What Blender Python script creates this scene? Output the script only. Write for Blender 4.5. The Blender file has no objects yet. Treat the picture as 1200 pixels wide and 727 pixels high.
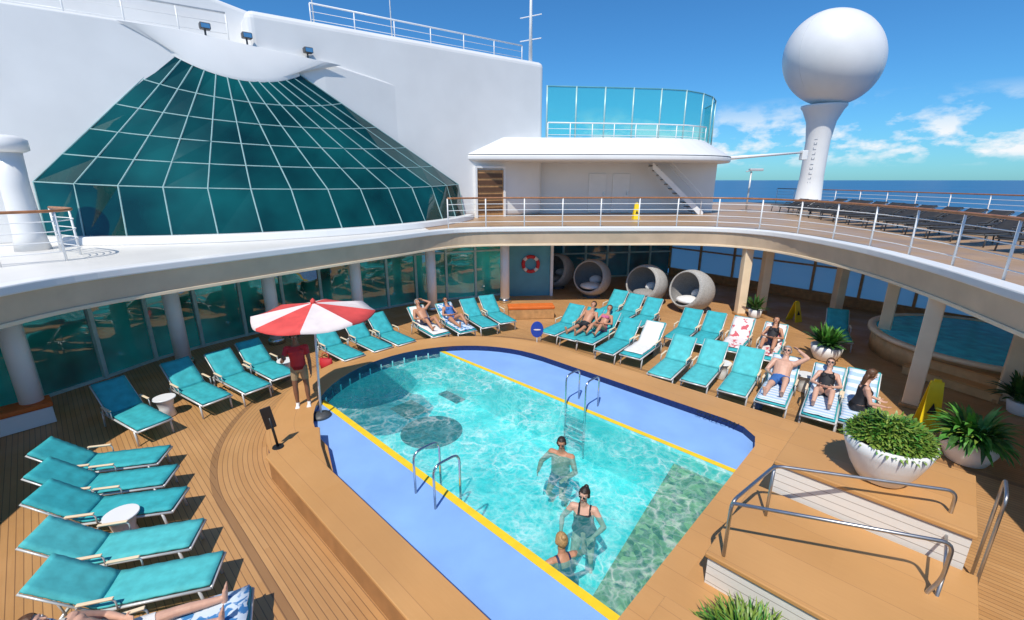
import bpy, bmesh, math, random
import numpy as np
from mathutils import Vector as V, Matrix
random.seed(7)
sc=bpy.context.scene; COL=sc.collection
R=math.radians
F0,TH,HC=530.0,R(16.05),5.0
ct,st=math.cos(TH),math.sin(TH)
def at(u,v,z=0.0):
    a=(363.5-v)/F0; zd=-st+a*ct; yd=ct+a*st; t=(z-HC)/zd
    return V(((u-600)/F0*t, yd*t, z))
DX,DY=.72,-.694
def SW(s,w,z=0): return V((DX*s-DY*w, DY*s+DX*w, z))
ORD=['first','second','third','fourth','fifth','sixth','seventh','eighth','ninth','tenth','eleventh','twelfth','thirteenth','fourteenth','fifteenth','sixteenth','seventeenth','eighteenth','nineteenth','twentieth']
# ------------------------------------------------------------------ mesh helpers
class MB:
    def __init__(s): s.v=[]; s.f=[]
    def add(s,vs,fs):
        o=len(s.v); s.v+=[tuple(p) for p in vs]; s.f+=[tuple(i+o for i in f) for f in fs]; return s
    def box(s,c,d,rz=0,M=None):
        x,y,z=[q/2 for q in d]; c=V(c)
        vs=[V((a*x,b*y,e*z)) for a in(-1,1) for b in(-1,1) for e in(-1,1)]
        m=M if M else Matrix.Rotation(rz,3,'Z')
        vs=[m@p+c for p in vs]
        return s.add(vs,[(0,1,3,2),(4,6,7,5),(0,4,5,1),(2,3,7,6),(0,2,6,4),(1,5,7,3)])
    def prism(s,poly,z0,z1):
        n=len(poly); vs=[(p[0],p[1],z0) for p in poly]+[(p[0],p[1],z1) for p in poly]
        fs=[tuple(range(n))[::-1],tuple(range(n,2*n))]+[(i,(i+1)%n,(i+1)%n+n,i+n) for i in range(n)]
        return s.add(vs,fs)
    def rings(s,rs,seg=10,cap=True,closed=False):
        vs=[];fs=[];n=len(rs)
        for c,ux,uy in rs:
            for i in range(seg):
                a=2*math.pi*i/seg; vs.append(c+ux*math.cos(a)+uy*math.sin(a))
        for j in range(n if closed else n-1):
            k=(j+1)%n
            for i in range(seg):
                fs.append((j*seg+i,j*seg+(i+1)%seg,k*seg+(i+1)%seg,k*seg+i))
        if cap and not closed:
            fs.append(tuple(range(seg))[::-1]); fs.append(tuple(range((n-1)*seg,n*seg)))
        return s.add(vs,fs)
    def tube(s,pts,r,seg=8,closed=False):
        pts=[V(p) for p in pts]; n=len(pts); rs=[]; ref=None
        for i,p in enumerate(pts):
            a=pts[(i-1)%n] if (closed or i>0) else p; b=pts[(i+1)%n] if (closed or i<n-1) else p
            t=(b-a).normalized()
            if ref is None:
                ref=V((0,0,1)) if abs(t.z)<.9 else V((1,0,0))
            x=(ref-t*ref.dot(t)); x=x.normalized() if x.length>1e-6 else t.orthogonal().normalized()
            ref=x; y=t.cross(x); rr=r[i] if isinstance(r,(list,tuple)) else r
            rs.append((p,x*rr,y*rr))
        return s.rings(rs,seg,True,closed)
    def lathe(s,prof,seg=24,c=(0,0,0)):
        c=V(c); return s.rings([(c+V((0,0,z)),V((max(r,.0005),0,0)),V((0,max(r,.0005),0))) for r,z in prof],seg)
    def ell(s,c,a,b,d,seg=12,n=7):
        c=V(c); rs=[]
        for i in range(n):
            th=math.pi*(i+.35)/(n-.3)-math.pi/2
            rs.append((c+d*math.sin(th),a*math.cos(th),b*math.cos(th)))
        return s.rings(rs,seg)
    def cap(s,p0,r0,p1,r1,seg=10):
        p0=V(p0);p1=V(p1);t=(p1-p0); t=t.normalized() if t.length>1e-6 else V((0,0,1)); x=t.orthogonal().normalized(); y=t.cross(x); rs=[]
        for th in(-78,-45,-10): rs.append((p0+t*r0*math.sin(R(th)),x*r0*math.cos(R(th)),y*r0*math.cos(R(th))))
        for th in(10,45,78): rs.append((p1+t*r1*math.sin(R(th)),x*r1*math.cos(R(th)),y*r1*math.cos(R(th))))
        return s.rings(rs,seg)
    def mesh(s,name,recalc=True):
        me=bpy.data.meshes.new(name); me.from_pydata(s.v,[],s.f); me.update()
        if recalc:
            bm=bmesh.new(); bm.from_mesh(me); bmesh.ops.recalc_face_normals(bm,faces=bm.faces); bm.to_mesh(me); bm.free()
        return me
    def build(s,name,mat,parent=None,smooth=False,bevel=0,recalc=True,seg=2):
        me=s.mesh(name,recalc); me.materials.append(mat)
        if smooth:
            me.polygons.foreach_set('use_smooth',[len(p.vertices)<=4 for p in me.polygons])
        o=bpy.data.objects.new(name,me); COL.objects.link(o)
        if parent: o.parent=parent
        if bevel:
            b=o.modifiers.new('bevel','BEVEL'); b.width=bevel; b.segments=seg; b.limit_method='ANGLE'
        return o
def tag(o,label,cat,group=None):
    o['label']=label; o['category']=cat
    if group: o['group']=group
    return o
def struct(o,label=None,cat=None):
    o['kind']='structure'
    if label: o['label']=label
    if cat: o['category']=cat
    return o
def thing(name,label,cat,loc=(0,0,0),rz=0,group=None):
    o=bpy.data.objects.new(name,None); COL.objects.link(o); o.location=loc; o.rotation_euler=(0,0,rz); o.empty_display_size=.2
    return tag(o,label,cat,group)
def copytree(o,parent=None):
    c=o.copy(); COL.objects.link(c); c.parent=parent
    for ch in o.children: copytree(ch,c)
    return c
def spline(P,n):
    P=[V(p) for p in P]; out=[]
    Q=[P[0]*2-P[1]]+P+[P[-1]*2-P[-2]]
    for i in range(1,len(Q)-2):
        for j in range(n):
            t=j/n; a,b,c,d=Q[i-1],Q[i],Q[i+1],Q[i+2]
            out.append(.5*((2*b)+(c-a)*t+(2*a-5*b+4*c-d)*t*t+(3*b-a-3*c+d)*t**3))
    return out+[P[-1]]
def fillet(P,r,n=5,closed=False):
    P=[V(p) for p in P]; out=[P[0]]
    for i in range(1,len(P)-1):
        a,b,c=P[i-1],P[i],P[i+1]; rr=min(r,(a-b).length*.49,(c-b).length*.49)
        p=b+(a-b).normalized()*rr; q=b+(c-b).normalized()*rr
        for j in range(n+1):
            t=j/n; out.append(p*(1-t)**2+b*2*t*(1-t)+q*t*t)
    return out+[P[-1]]
def norms(c):
    out=[]
    for i in range(len(c)):
        a=c[max(i-1,0)]; b=c[min(i+1,len(c)-1)]; t=(b-a).normalized(); out.append(V((-t.y,t.x,0)))
    return out
def offset(c,d): return [p+n*d for p,n in zip(c,norms(c))]
def sweep(mb,c,prof):
    ns=norms(c); m=len(prof); vs=[];fs=[]
    for p,n in zip(c,ns):
        for o,z in prof: vs.append((p.x+n.x*o,p.y+n.y*o,z))
    for i in range(len(c)-1):
        for j in range(m):
            k=(j+1)%m; fs.append((i*m+j,i*m+k,(i+1)*m+k,(i+1)*m+j))
    fs.append(tuple(range(m))); fs.append(tuple(range((len(c)-1)*m,len(c)*m))[::-1])
    return mb.add(vs,fs)
def resample(c,step):
    c=[V(p) for p in c]; L=[0]
    for a,b in zip(c,c[1:]): L.append(L[-1]+(b-a).length)
    n=max(1,round(L[-1]/step)); out=[]
    for i in range(n+1):
        t=L[-1]*i/n; j=0
        while j<len(L)-2 and L[j+1]<t: j+=1
        out.append(c[j].lerp(c[j+1],(t-L[j])/max(L[j+1]-L[j],1e-6)))
    return out
# ------------------------------------------------------------------ materials
def nm(name):
    m=bpy.data.materials.new(name); m.use_nodes=True; return m,m.node_tree,m.node_tree.nodes['Principled BSDF']
def lk(nt,x,inp):
    if isinstance(x,(int,float)): inp.default_value=x
    elif isinstance(x,(tuple,list)): inp.default_value=(x[0],x[1],x[2],1) if len(inp.default_value)==4 else x
    else: nt.links.new(x,inp)
def mth(nt,op,a,b=None,c=None):
    n=nt.nodes.new('ShaderNodeMath'); n.operation=op
    for i,x in enumerate((a,b,c)):
        if x is not None: lk(nt,x,n.inputs[i])
    return n.outputs[0]
def mixc(nt,f,a,b,blend='MIX'):
    n=nt.nodes.new('ShaderNodeMix'); n.data_type='RGBA'; n.blend_type=blend
    lk(nt,f,n.inputs[0]); lk(nt,a,n.inputs[6]); lk(nt,b,n.inputs[7]); return n.outputs[2]
def noise(nt,vec,scale,detail=3,rough=.5,dist=0):
    n=nt.nodes.new('ShaderNodeTexNoise'); n.inputs['Scale'].default_value=scale; n.inputs['Detail'].default_value=detail; n.inputs['Roughness'].default_value=rough; n.inputs['Distortion'].default_value=dist
    if vec is not None: nt.links.new(vec,n.inputs['Vector'])
    return n.outputs[0]
def mr(nt,x,a,b,c=0,d=1):
    n=nt.nodes.new('ShaderNodeMapRange'); lk(nt,x,n.inputs[0])
    for i,q in enumerate((a,b,c,d)): n.inputs[i+1].default_value=q
    return n.outputs[0]
def bump(nt,h,strength=.2,dist=.02):
    n=nt.nodes.new('ShaderNodeBump'); n.inputs['Strength'].default_value=strength; n.inputs['Distance'].default_value=dist; nt.links.new(h,n.inputs['Height']); return n.outputs[0]
def pos(nt): return nt.nodes.new('ShaderNodeNewGeometry').outputs['Position']
def objc(nt): return nt.nodes.new('ShaderNodeTexCoord').outputs['Object']
def mat(name,col,rough=.5,metal=0,var=.12,scale=5,bmp=0,bscale=60,coat=0):
    m,nt,p=nm(name); c=objc(nt); n=noise(nt,c,scale,4)
    a=tuple(q*(1-var) for q in col); b=tuple(min(1,q*(1+var)) for q in col)
    nt.links.new(mixc(nt,mr(nt,n,.3,.7),a,b),p.inputs['Base Color'])
    p.inputs['Roughness'].default_value=rough; p.inputs['Metallic'].default_value=metal; p.inputs['Coat Weight'].default_value=coat
    if bmp: nt.links.new(bump(nt,noise(nt,c,bscale,2),bmp,.01),p.inputs['Normal'])
    return m
def teak(name,A,B,seam,mode,wid=.1,sw=.11,ss_=.75):
    m,nt,p=nm(name); P=pos(nt)
    sx=nt.nodes.new('ShaderNodeSeparateXYZ'); nt.links.new(P,sx.inputs[0]); x,y=sx.outputs[0],sx.outputs[1]
    s=mth(nt,'ADD',mth(nt,'MULTIPLY',x,DX),mth(nt,'MULTIPLY',y,DY)); w=mth(nt,'ADD',mth(nt,'MULTIPLY',x,-DY),mth(nt,'MULTIPLY',y,DX))
    ds=mth(nt,'MINIMUM',mth(nt,'ADD',s,7.5),0.0); dw=mth(nt,'SUBTRACT',w,5.95)
    r=mth(nt,'SQRT',mth(nt,'ADD',mth(nt,'MULTIPLY',ds,ds),mth(nt,'MULTIPLY',dw,dw)))
    if mode=='stadium':
        ins=mth(nt,'LESS_THAN',r,4.75); q=mth(nt,'ADD',mth(nt,'MULTIPLY',r,ins),mth(nt,'MULTIPLY',w,mth(nt,'SUBTRACT',1.0,ins)))
        border=mth(nt,'LESS_THAN',mth(nt,'ABSOLUTE',mth(nt,'SUBTRACT',r,4.78)),.06)
        along=s
    elif mode=='ring': q=r; border=None; along=s
    elif mode=='d': q=w; border=None; along=s
    else: q=s; border=None; along=w
    qq=mth(nt,'DIVIDE',q,wid); fr=mth(nt,'FRACT',qq); idx=mth(nt,'FLOOR',qq)
    wn=nt.nodes.new('ShaderNodeTexWhiteNoise'); wn.noise_dimensions='2D'
    cmb=nt.nodes.new('ShaderNodeCombineXYZ'); nt.links.new(idx,cmb.inputs[0]); nt.links.new(mth(nt,'FLOOR',mth(nt,'MULTIPLY',mth(nt,'ADD',along,mth(nt,'MULTIPLY',idx,.77)),.45)),cmb.inputs[1]); nt.links.new(cmb.outputs[0],wn.inputs['Vector'])
    g=nt.nodes.new('ShaderNodeCombineXYZ'); nt.links.new(mth(nt,'MULTIPLY',q,40),g.inputs[0]); nt.links.new(mth(nt,'MULTIPLY',along,2.5),g.inputs[1])
    f=mth(nt,'ADD',mth(nt,'MULTIPLY',wn.outputs[0],.45),mth(nt,'MULTIPLY',noise(nt,g.outputs[0],1,3),.55))
    c=mixc(nt,f,A,B)
    big=noise(nt,P,.55,4)
    c=mixc(nt,mr(nt,big,.35,.7,0,.45),c,tuple(q*.70 for q in A))
    sm=mth(nt,'LESS_THAN',fr,sw)
    if border is not None: c=mixc(nt,mth(nt,'MULTIPLY',border,.5),c,seam)
    c=mixc(nt,mth(nt,'MULTIPLY',sm,ss_),c,seam)
    nt.links.new(c,p.inputs['Base Color'])
    nt.links.new(mr(nt,noise(nt,P,1.3,3),.35,.65,.34,.6),p.inputs['Roughness'])
    nt.links.new(bump(nt,mth(nt,'SUBTRACT',1.0,sm),.25*ss_,.006),p.inputs['Normal'])
    return m
TEAK=teak('teak_deck',(.46,.235,.088),(.61,.345,.145),(.13,.065,.035),'stadium',.08,.12,.7)
COAM=teak('teak_coaming',(.57,.29,.10),(.65,.35,.135),(.34,.16,.065),'ring',.425,.02,.6)
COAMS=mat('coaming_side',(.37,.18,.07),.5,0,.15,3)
PLAT=teak('teak_platform',(.55,.28,.095),(.63,.34,.13),(.34,.16,.065),'d',.6,.012,.6)
UPT=teak('teak_upper',(.40,.25,.14),(.48,.32,.19),(.2,.12,.07),'d',.12,.1,.5)
WHITE=mat('white_paint',(.79,.785,.77),.35,0,.04,.7)
ROOFW=mat('roof_plating',(.74,.72,.68),.4,0,.06,.6)
WHITE2=mat('white_steel',(.82,.82,.81),.3,0,.03,3)
WCOL=mat('column_white',(.92,.91,.89),.35,0,.03,2)
CREAM=mat('cream_paint',(.88,.70,.48),.45,0,.07,2)
BEIGE=mat('beige_band',(.64,.49,.34),.45,0,.1,1.5)
WOODP=mat('varnished_wood',(.50,.27,.11),.4,0,.2,6)
TANW=mat('tan_wood',(.66,.40,.18),.45,0,.15,5)
RAILW=mat('rail_wood',(.36,.15,.06),.35,0,.2,8)
STEEL=mat('stainless',(.62,.63,.65),.18,1,.05,10)
STEEL2=mat('brushed_steel',(.50,.50,.51),.38,1,.08,10)
TEAL=mat('teal_fabric',(.035,.40,.44),.75,0,.16,7,.35,220)
TEAL2=mat('teal_fabric_faded',(.08,.50,.52),.75,0,.14,7,.35,220)
DARKF=mat('dark_fabric',(.03,.028,.028),.7,0,.2,7)
FRAME=mat('frame_grey',(.60,.61,.61),.35,.2,.05,10)
NAVY=mat('navy_tile',(.008,.018,.09),.25,0,.3,18)
LEDGE=mat('ledge_blue',(.25,.45,.84),.45,0,.1,1.2,.1,80)
YELL=mat('yellow_paint',(.88,.60,.02),.45,0,.08,6)
ORANGE=mat('orange_cushion',(.68,.15,.02),.6,0,.1,6)
BLACK=mat('black_plastic',(.015,.015,.017),.4,0,.2,8)
RED=mat('red_paint',(.62,.03,.035),.65,0,.1,5)
RCAN=mat('coral_canvas',(.70,.075,.065),.75,0,.14,4)
WCAN=mat('white_canvas',(.80,.70,.66),.75,0,.07,4)
BLUE=mat('blue_sign',(.01,.05,.35),.4,0,.1,6)
DKGREY=mat('dark_grey',(.07,.075,.08),.5,0,.15,8)
GREY=mat('letter_grey',(.30,.33,.38),.5,0,.1,8)
MULL=mat('mullion_paint',(.30,.46,.46),.9,0,.08,8); MULL.node_tree.nodes['Principled BSDF'].inputs['Specular IOR Level'].default_value=.05
SMULL=mat('screen_post_paint',(.45,.63,.62),.35,.2,.05,8)
TFRAME=mat('window_frame_pale',(.50,.70,.66),.35,.05,.08,8)
PANELT=mat('teal_panel',(.10,.34,.42),.45,0,.08,2)
WICK=mat('wicker_grey',(.40,.385,.36),.95,0,.4,45,1,60)
WICKD=mat('wicker_lining',(.30,.29,.28),.95,0,.4,45,1,60)
TOWW=mat('towel_white',(.80,.79,.77),.9,0,.06,9,.5,200)
SOIL=mat('soil',(.05,.03,.02),.9,0,.3,30)
YSIGN=mat('yellow_sign',(.85,.62,.01),.4,0,.05,6)
LOUV=mat('dark_louvre',(.12,.06,.03),.5)
def striped(name,A,B,sc_,axis=0,thr=.5):
    m,nt,p=nm(name); c=objc(nt); sx=nt.nodes.new('ShaderNodeSeparateXYZ'); nt.links.new(c,sx.inputs[0])
    f=mth(nt,'LESS_THAN',mth(nt,'FRACT',mth(nt,'MULTIPLY',sx.outputs[axis],sc_)),thr)
    nt.links.new(mixc(nt,f,A,B),p.inputs['Base Color']); p.inputs['Roughness'].default_value=.9
    nt.links.new(bump(nt,noise(nt,c,200,2),.4,.01),p.inputs['Normal']); return m
TOWS=striped('towel_striped',(.72,.78,.84),(.42,.58,.78),7)
SLAT=striped('white_slats',(.80,.77,.72),(.42,.38,.34),9,2,.1)
def blotch(name,A,B,sc_,lo=.5,hi=.56):
    m,nt,p=nm(name); c=objc(nt); nt.links.new(mixc(nt,mr(nt,noise(nt,c,sc_,2,.5,.6),lo,hi),A,B),p.inputs['Base Color']); p.inputs['Roughness'].default_value=.9; return m
TOWR=blotch('towel_red_print',(.78,.72,.70),(.60,.12,.14),6,.54,.6)
TOWB=blotch('towel_blue_print',(.62,.72,.82),(.05,.22,.5),9)
def leafmat(name,A,B):
    m,nt,p=nm(name); c=objc(nt); nt.links.new(mixc(nt,mr(nt,noise(nt,c,9,3),.3,.7),A,B),p.inputs['Base Color']); p.inputs['Roughness'].default_value=.45; return m
LEAF=leafmat('leaf_dark',(.02,.07,.012),(.06,.16,.03))
LEAF2=leafmat('leaf_light',(.09,.20,.02),(.28,.36,.06))
LEAF3=leafmat('leaf_fresh',(.04,.18,.02),(.12,.34,.05))
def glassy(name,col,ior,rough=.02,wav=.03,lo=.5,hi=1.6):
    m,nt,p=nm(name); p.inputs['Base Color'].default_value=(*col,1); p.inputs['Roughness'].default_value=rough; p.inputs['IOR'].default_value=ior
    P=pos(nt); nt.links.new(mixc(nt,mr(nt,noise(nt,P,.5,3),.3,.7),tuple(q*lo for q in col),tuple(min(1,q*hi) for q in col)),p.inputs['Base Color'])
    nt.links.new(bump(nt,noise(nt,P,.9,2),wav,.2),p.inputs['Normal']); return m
DOMEG=glassy('dome_glass',(.002,.060,.058),1.65,.03,.05,.45,1.5)
WING=glassy('window_glass',(.025,.38,.31),2.3,.02,.05,.08,2.3)
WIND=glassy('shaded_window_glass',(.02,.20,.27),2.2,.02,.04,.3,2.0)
def thru(name,tint,body,f,transl=False):
    m,nt,p=nm(name); p.inputs['Base Color'].default_value=(*body,1); p.inputs['Roughness'].default_value=.05
    t=nt.nodes.new('ShaderNodeBsdfTransparent'); t.inputs[0].default_value=(*tint,1)
    b=p.outputs[0]
    if transl:
        tr=nt.nodes.new('ShaderNodeBsdfTranslucent'); tr.inputs[0].default_value=(*body,1)
        m2=nt.nodes.new('ShaderNodeMixShader'); m2.inputs[0].default_value=.35; nt.links.new(tr.outputs[0],m2.inputs[1]); nt.links.new(p.outputs[0],m2.inputs[2]); b=m2.outputs[0]
    mx=nt.nodes.new('ShaderNodeMixShader'); mx.inputs[0].default_value=f
    nt.links.new(t.outputs[0],mx.inputs[1]); nt.links.new(b,mx.inputs[2]); nt.links.new(mx.outputs[0],nt.nodes['Material Output'].inputs[0]); return m
SCREEN=thru('screen_glass',(.50,.92,.90),(.08,.52,.52),.38)
SEAG=thru('sea_window_glass',(.95,1.0,1.0),(.85,.97,1.0),.8,True)
def caustics(nt,P,s1=2.1,s2=4.3,w1=.17,w2=.16):  # mask of bright caustic lines: ripple light painted into base colours
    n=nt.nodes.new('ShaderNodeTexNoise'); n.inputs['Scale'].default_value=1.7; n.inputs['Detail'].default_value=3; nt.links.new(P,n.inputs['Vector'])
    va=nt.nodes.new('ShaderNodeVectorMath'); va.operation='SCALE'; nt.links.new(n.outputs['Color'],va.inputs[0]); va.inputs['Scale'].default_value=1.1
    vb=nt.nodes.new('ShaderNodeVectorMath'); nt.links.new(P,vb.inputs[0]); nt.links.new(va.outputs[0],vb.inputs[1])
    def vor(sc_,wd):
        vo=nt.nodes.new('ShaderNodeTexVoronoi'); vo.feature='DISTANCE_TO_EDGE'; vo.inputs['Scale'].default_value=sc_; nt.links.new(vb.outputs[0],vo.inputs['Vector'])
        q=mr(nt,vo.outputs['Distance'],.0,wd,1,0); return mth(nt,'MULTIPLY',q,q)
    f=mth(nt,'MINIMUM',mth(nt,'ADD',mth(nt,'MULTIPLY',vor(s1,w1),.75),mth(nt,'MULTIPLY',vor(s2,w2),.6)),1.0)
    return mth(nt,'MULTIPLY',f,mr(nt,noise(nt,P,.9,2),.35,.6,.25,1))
def water():
    m,nt,p=nm('pool_water'); P=pos(nt)
    b=bump(nt,noise(nt,P,2.6,3,.5,.8),.6,.09)
    fr=nt.nodes.new('ShaderNodeFresnel'); fr.inputs[0].default_value=1.33; nt.links.new(b,fr.inputs['Normal'])
    t=nt.nodes.new('ShaderNodeBsdfTransparent'); t.inputs[0].default_value=(.62,.98,.98,1)
    d=nt.nodes.new('ShaderNodeBsdfDiffuse'); nt.links.new(b,d.inputs['Normal'])
    f=caustics(nt,P,2.3,4.9,.2,.2)
    nt.links.new(mixc(nt,f,(.09,.68,.70),(.90,1.0,.98)),d.inputs[0])  # caustic light painted into the surface's diffuse colour
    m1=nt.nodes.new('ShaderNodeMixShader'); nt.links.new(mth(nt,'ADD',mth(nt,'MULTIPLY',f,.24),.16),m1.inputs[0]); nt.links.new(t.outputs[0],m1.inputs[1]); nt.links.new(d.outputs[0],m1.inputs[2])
    g=nt.nodes.new('ShaderNodeBsdfGlossy'); g.inputs['Roughness'].default_value=.03; nt.links.new(b,g.inputs['Normal'])
    mx=nt.nodes.new('ShaderNodeMixShader'); nt.links.new(mth(nt,'MULTIPLY',fr.outputs[0],1.1),mx.inputs[0]); nt.links.new(m1.outputs[0],mx.inputs[1]); nt.links.new(g.outputs[0],mx.inputs[2])
    nt.links.new(mx.outputs[0],nt.nodes['Material Output'].inputs[0]); return m
WATER=water()
def basinm(name,A,B,caustic_col,caustic_f,tile=0):
    m,nt,p=nm(name); P=pos(nt)
    c=mixc(nt,mr(nt,noise(nt,P,1.1,3),.3,.7),A,B)
    if tile:
        v2=nt.nodes.new('ShaderNodeTexVoronoi'); v2.inputs['Scale'].default_value=tile; nt.links.new(P,v2.inputs['Vector'])
        sp=nt.nodes.new('ShaderNodeSeparateXYZ'); nt.links.new(v2.outputs['Color'],sp.inputs[0])
        c=mixc(nt,sp.outputs[0],A,B)
    c=mixc(nt,mth(nt,'MULTIPLY',caustics(nt,P),caustic_f),c,caustic_col)  # paints ripple light over the tile colour
    nt.links.new(c,p.inputs['Base Color']); p.inputs['Roughness'].default_value=.4; return m
BASIN=basinm('aqua_caustic_mosaic',(.07,.62,.66),(.20,.80,.82),(.92,1.0,.98),.75)  # aqua floor colour with caustic light painted in
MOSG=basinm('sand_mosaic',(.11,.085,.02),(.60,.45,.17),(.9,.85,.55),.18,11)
DARKMOS=basinm('dark_mosaic',(.001,.012,.03),(.006,.06,.10),(.3,.7,.7),.15,9)
def seam():
    m,nt,p=nm('sea_water'); P=pos(nt)
    nt.links.new(mixc(nt,mr(nt,noise(nt,P,.004,4),.35,.65),(.004,.07,.19),(.006,.10,.25)),p.inputs['Base Color']); p.inputs['Roughness'].default_value=.3; p.inputs['Specular IOR Level'].default_value=.25
    nt.links.new(bump(nt,noise(nt,P,.25,4),.6,.6),p.inputs['Normal']); return m
SEA=seam()
def skinm(n,c): return mat(n,c,.5,0,.08,12)
SK_TAN=skinm('skin_tan',(.50,.24,.14)); SK_PALE=skinm('skin_pale',(.62,.36,.26)); SK_DARK=skinm('skin_dark',(.22,.10,.055))
H_DARK=mat('hair_dark',(.025,.015,.01),.5,0,.3,30); H_BLOND=mat('hair_blond',(.42,.25,.10),.5,0,.25,30); H_BROWN=mat('hair_brown',(.10,.045,.02),.5,0,.3,30); H_GREY=mat('hair_grey',(.3,.29,.28),.5,0,.2,30)
EYEW=mat('eye_white',(.7,.68,.66),.3); EYED=mat('eye_dark',(.03,.02,.015),.2); LIPS=mat('lips',(.36,.10,.08),.5)
C_BLACK=mat('cloth_black',(.012,.012,.016),.7); C_NAVY=mat('cloth_navy',(.015,.025,.08),.7); C_RED=mat('cloth_red',(.5,.02,.03),.7); C_KHAKI=mat('cloth_khaki',(.35,.25,.14),.8); C_WHITE=mat('cloth_white',(.75,.74,.72),.8); C_PINK=mat('cloth_pink',(.55,.12,.25),.8); C_BLUE=mat('cloth_blue',(.04,.14,.4),.8)
# ------------------------------------------------------------------ people
def person(label,loc,rz,H=1.7,pose=None,skin=None,hair=None,hs='short',clothes=(),fem=False,fat=1.0,vox=.008,group=None,shades=False):
    e=thing('person',label,'person',loc,rz,group); k=H/1.72
    P=V(pose['pelvis']); T=V(pose.get('torso',(0,0,1))).normalized(); L=V((0,1,0)); Tf=L.cross(T).normalized()
    mb=MB()
    if fem: prof=[(-.10,.10,.085,0),(-.05,.165,.115,-.01),(.02,.175,.12,-.005),(.11,.14,.10,.0),(.20,.125,.09,.005),(.30,.14,.10,.005),(.40,.155,.10,0),(.46,.135,.078,-.005),(.50,.085,.062,-.01),(.54,.055,.055,-.005),(.62,.05,.052,.005)]
    else: prof=[(-.10,.10,.085,0),(-.05,.155,.11,-.005),(.02,.16,.115,0),(.11,.15,.11,.005),(.20,.148,.108,.01),(.30,.165,.118,.01),(.40,.185,.118,0),(.46,.16,.09,-.005),(.50,.10,.07,-.01),(.54,.065,.062,-.005),(.62,.06,.06,.005)]
    rs=[]
    for h,w,d,fo in prof:
        fm=1+(fat-1)*max(0,1-abs(h-.16)/.34)
        rs.append((P+T*h*k+Tf*(fo*k+(fm-1)*d*k*.5),L*w*k*(1+(fm-1)*.8),Tf*d*k*fm))
    mb.rings(rs,18)
    if fem:
        for s in(-1,1): mb.ell(P+T*.345*k+L*s*.073*k+Tf*.082*k,L*.066*k,T*.066*k,Tf*.062*k*(.5+.5*fat))
    else:
        for s in(-1,1): mb.ell(P+T*.39*k+L*s*.085*k+Tf*.07*k,L*.08*k,T*.055*k,Tf*.05*k)
    for s in(-1,1): mb.ell(P-T*.045*k+L*s*.085*k-Tf*.065*k,L*.085*k,T*.085*k,Tf*.07*k)
    bones=[(P,P+T*.5*k,.115*k)]
    Hu=V(pose.get('neck',T)).normalized(); Hf=V(pose.get('face',Tf)); Hf=(Hf-Hu*Hf.dot(Hu)).normalized(); Hl=Hu.cross(Hf)
    nb=P+T*.55*k; Hcn=nb+Hu*.175*k
    mb.cap(nb-T*.05*k,.058*k,Hcn-Hu*.05*k,.05*k)
    q=k*1.0
    mb.ell(Hcn+Hu*.022*q-Hf*.012*q,Hl*.076*q,Hf*.094*q,Hu*.098*q,18,11)
    mb.ell(Hcn-Hu*.045*q+Hf*.022*q,Hl*.058*q,Hf*.062*q,Hu*.066*q,14,9)
    mb.ell(Hcn-Hu*.098*q+Hf*.058*q,Hl*.026*q,Hf*.022*q,Hu*.018*q)
    mb.cap(Hcn+Hf*.080*q+Hu*.012*q,.009*q,Hcn+Hf*.102*q-Hu*.024*q,.0125*q)
    mb.cap(Hcn+Hf*.074*q+Hu*.032*q+Hl*.035*q,.012*q,Hcn+Hf*.074*q+Hu*.032*q-Hl*.035*q,.012*q)
    for s in(-1,1):
        mb.ell(Hcn+Hl*s*.076*q-Hu*.005*q,Hf*.018*q,Hl*.011*q,Hu*.03*q,8,5)
        mb.ell(Hcn+Hl*s*.042*q-Hu*.022*q+Hf*.055*q,Hl*.025*q,Hf*.022*q,Hu*.022*q,8,5)
    bones.append((Hcn-Hu*.05*k,Hcn+Hu*.05*k,.085*k))
    sw=(.165 if fem else .192)*(1+(fat-1)*.2)
    for s,key in((1,'armL'),(-1,'armR')):
        a,b=[V(x).normalized() for x in pose[key]]
        S=P+T*.445*k+L*s*sw*k; E=S+a*.29*k; W=E+b*.255*k
        ra=(.043 if fem else .05)*k*(1+(fat-1)*.6)
        mb.cap(P+T*.45*k+L*s*.09*k,.055*k,S,ra*1.2); mb.cap(S,ra*1.12,S+a*.14*k,ra); mb.cap(S+a*.14*k,ra,E,ra*.78)
        mb.cap(E,ra*.80,E+b*.08*k,ra*.84); mb.cap(E+b*.08*k,ra*.84,W,ra*.54)
        td=Tf-b*Tf.dot(b); td=td.normalized() if td.length>.2 else (V((0,0,1))-b*b.z).normalized()
        pn=b.cross(td).normalized()
        if pn.dot(L)*s>0: pn=-pn
        mb.ell(W+b*.05*k,b*.054*k,td*.040*k,pn*.017*k,12,7); mb.cap(W,ra*.54,W+b*.03*k,ra*.5)
        for j,(o,ln) in enumerate(((.028,.9),(.0095,1.0),(-.0095,.93),(-.028,.74))):
            f0=W+b*.088*k+td*o*k; f1=f0+(b*.95+pn*.22+td*o*3).normalized()*.042*ln*k; f2=f1+(b*.75+pn*.6).normalized()*.036*ln*k
            mb.cap(f0,.0098*k,f1,.009*k,7); mb.cap(f1,.009*k,f2,.0078*k,7)
        t0=W+b*.025*k+td*.028*k; t1=t0+(b*.6+td*.75+pn*.2).normalized()*.045*k; t2=t1+(b*.9+td*.3+pn*.25).normalized()*.032*k
        mb.cap(t0,.014*k,t1,.0105*k,7); mb.cap(t1,.0105*k,t2,.0085*k,7)
        bones+= [(S,E,ra),(E,W+b*.15*k,ra*.8)]
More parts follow.
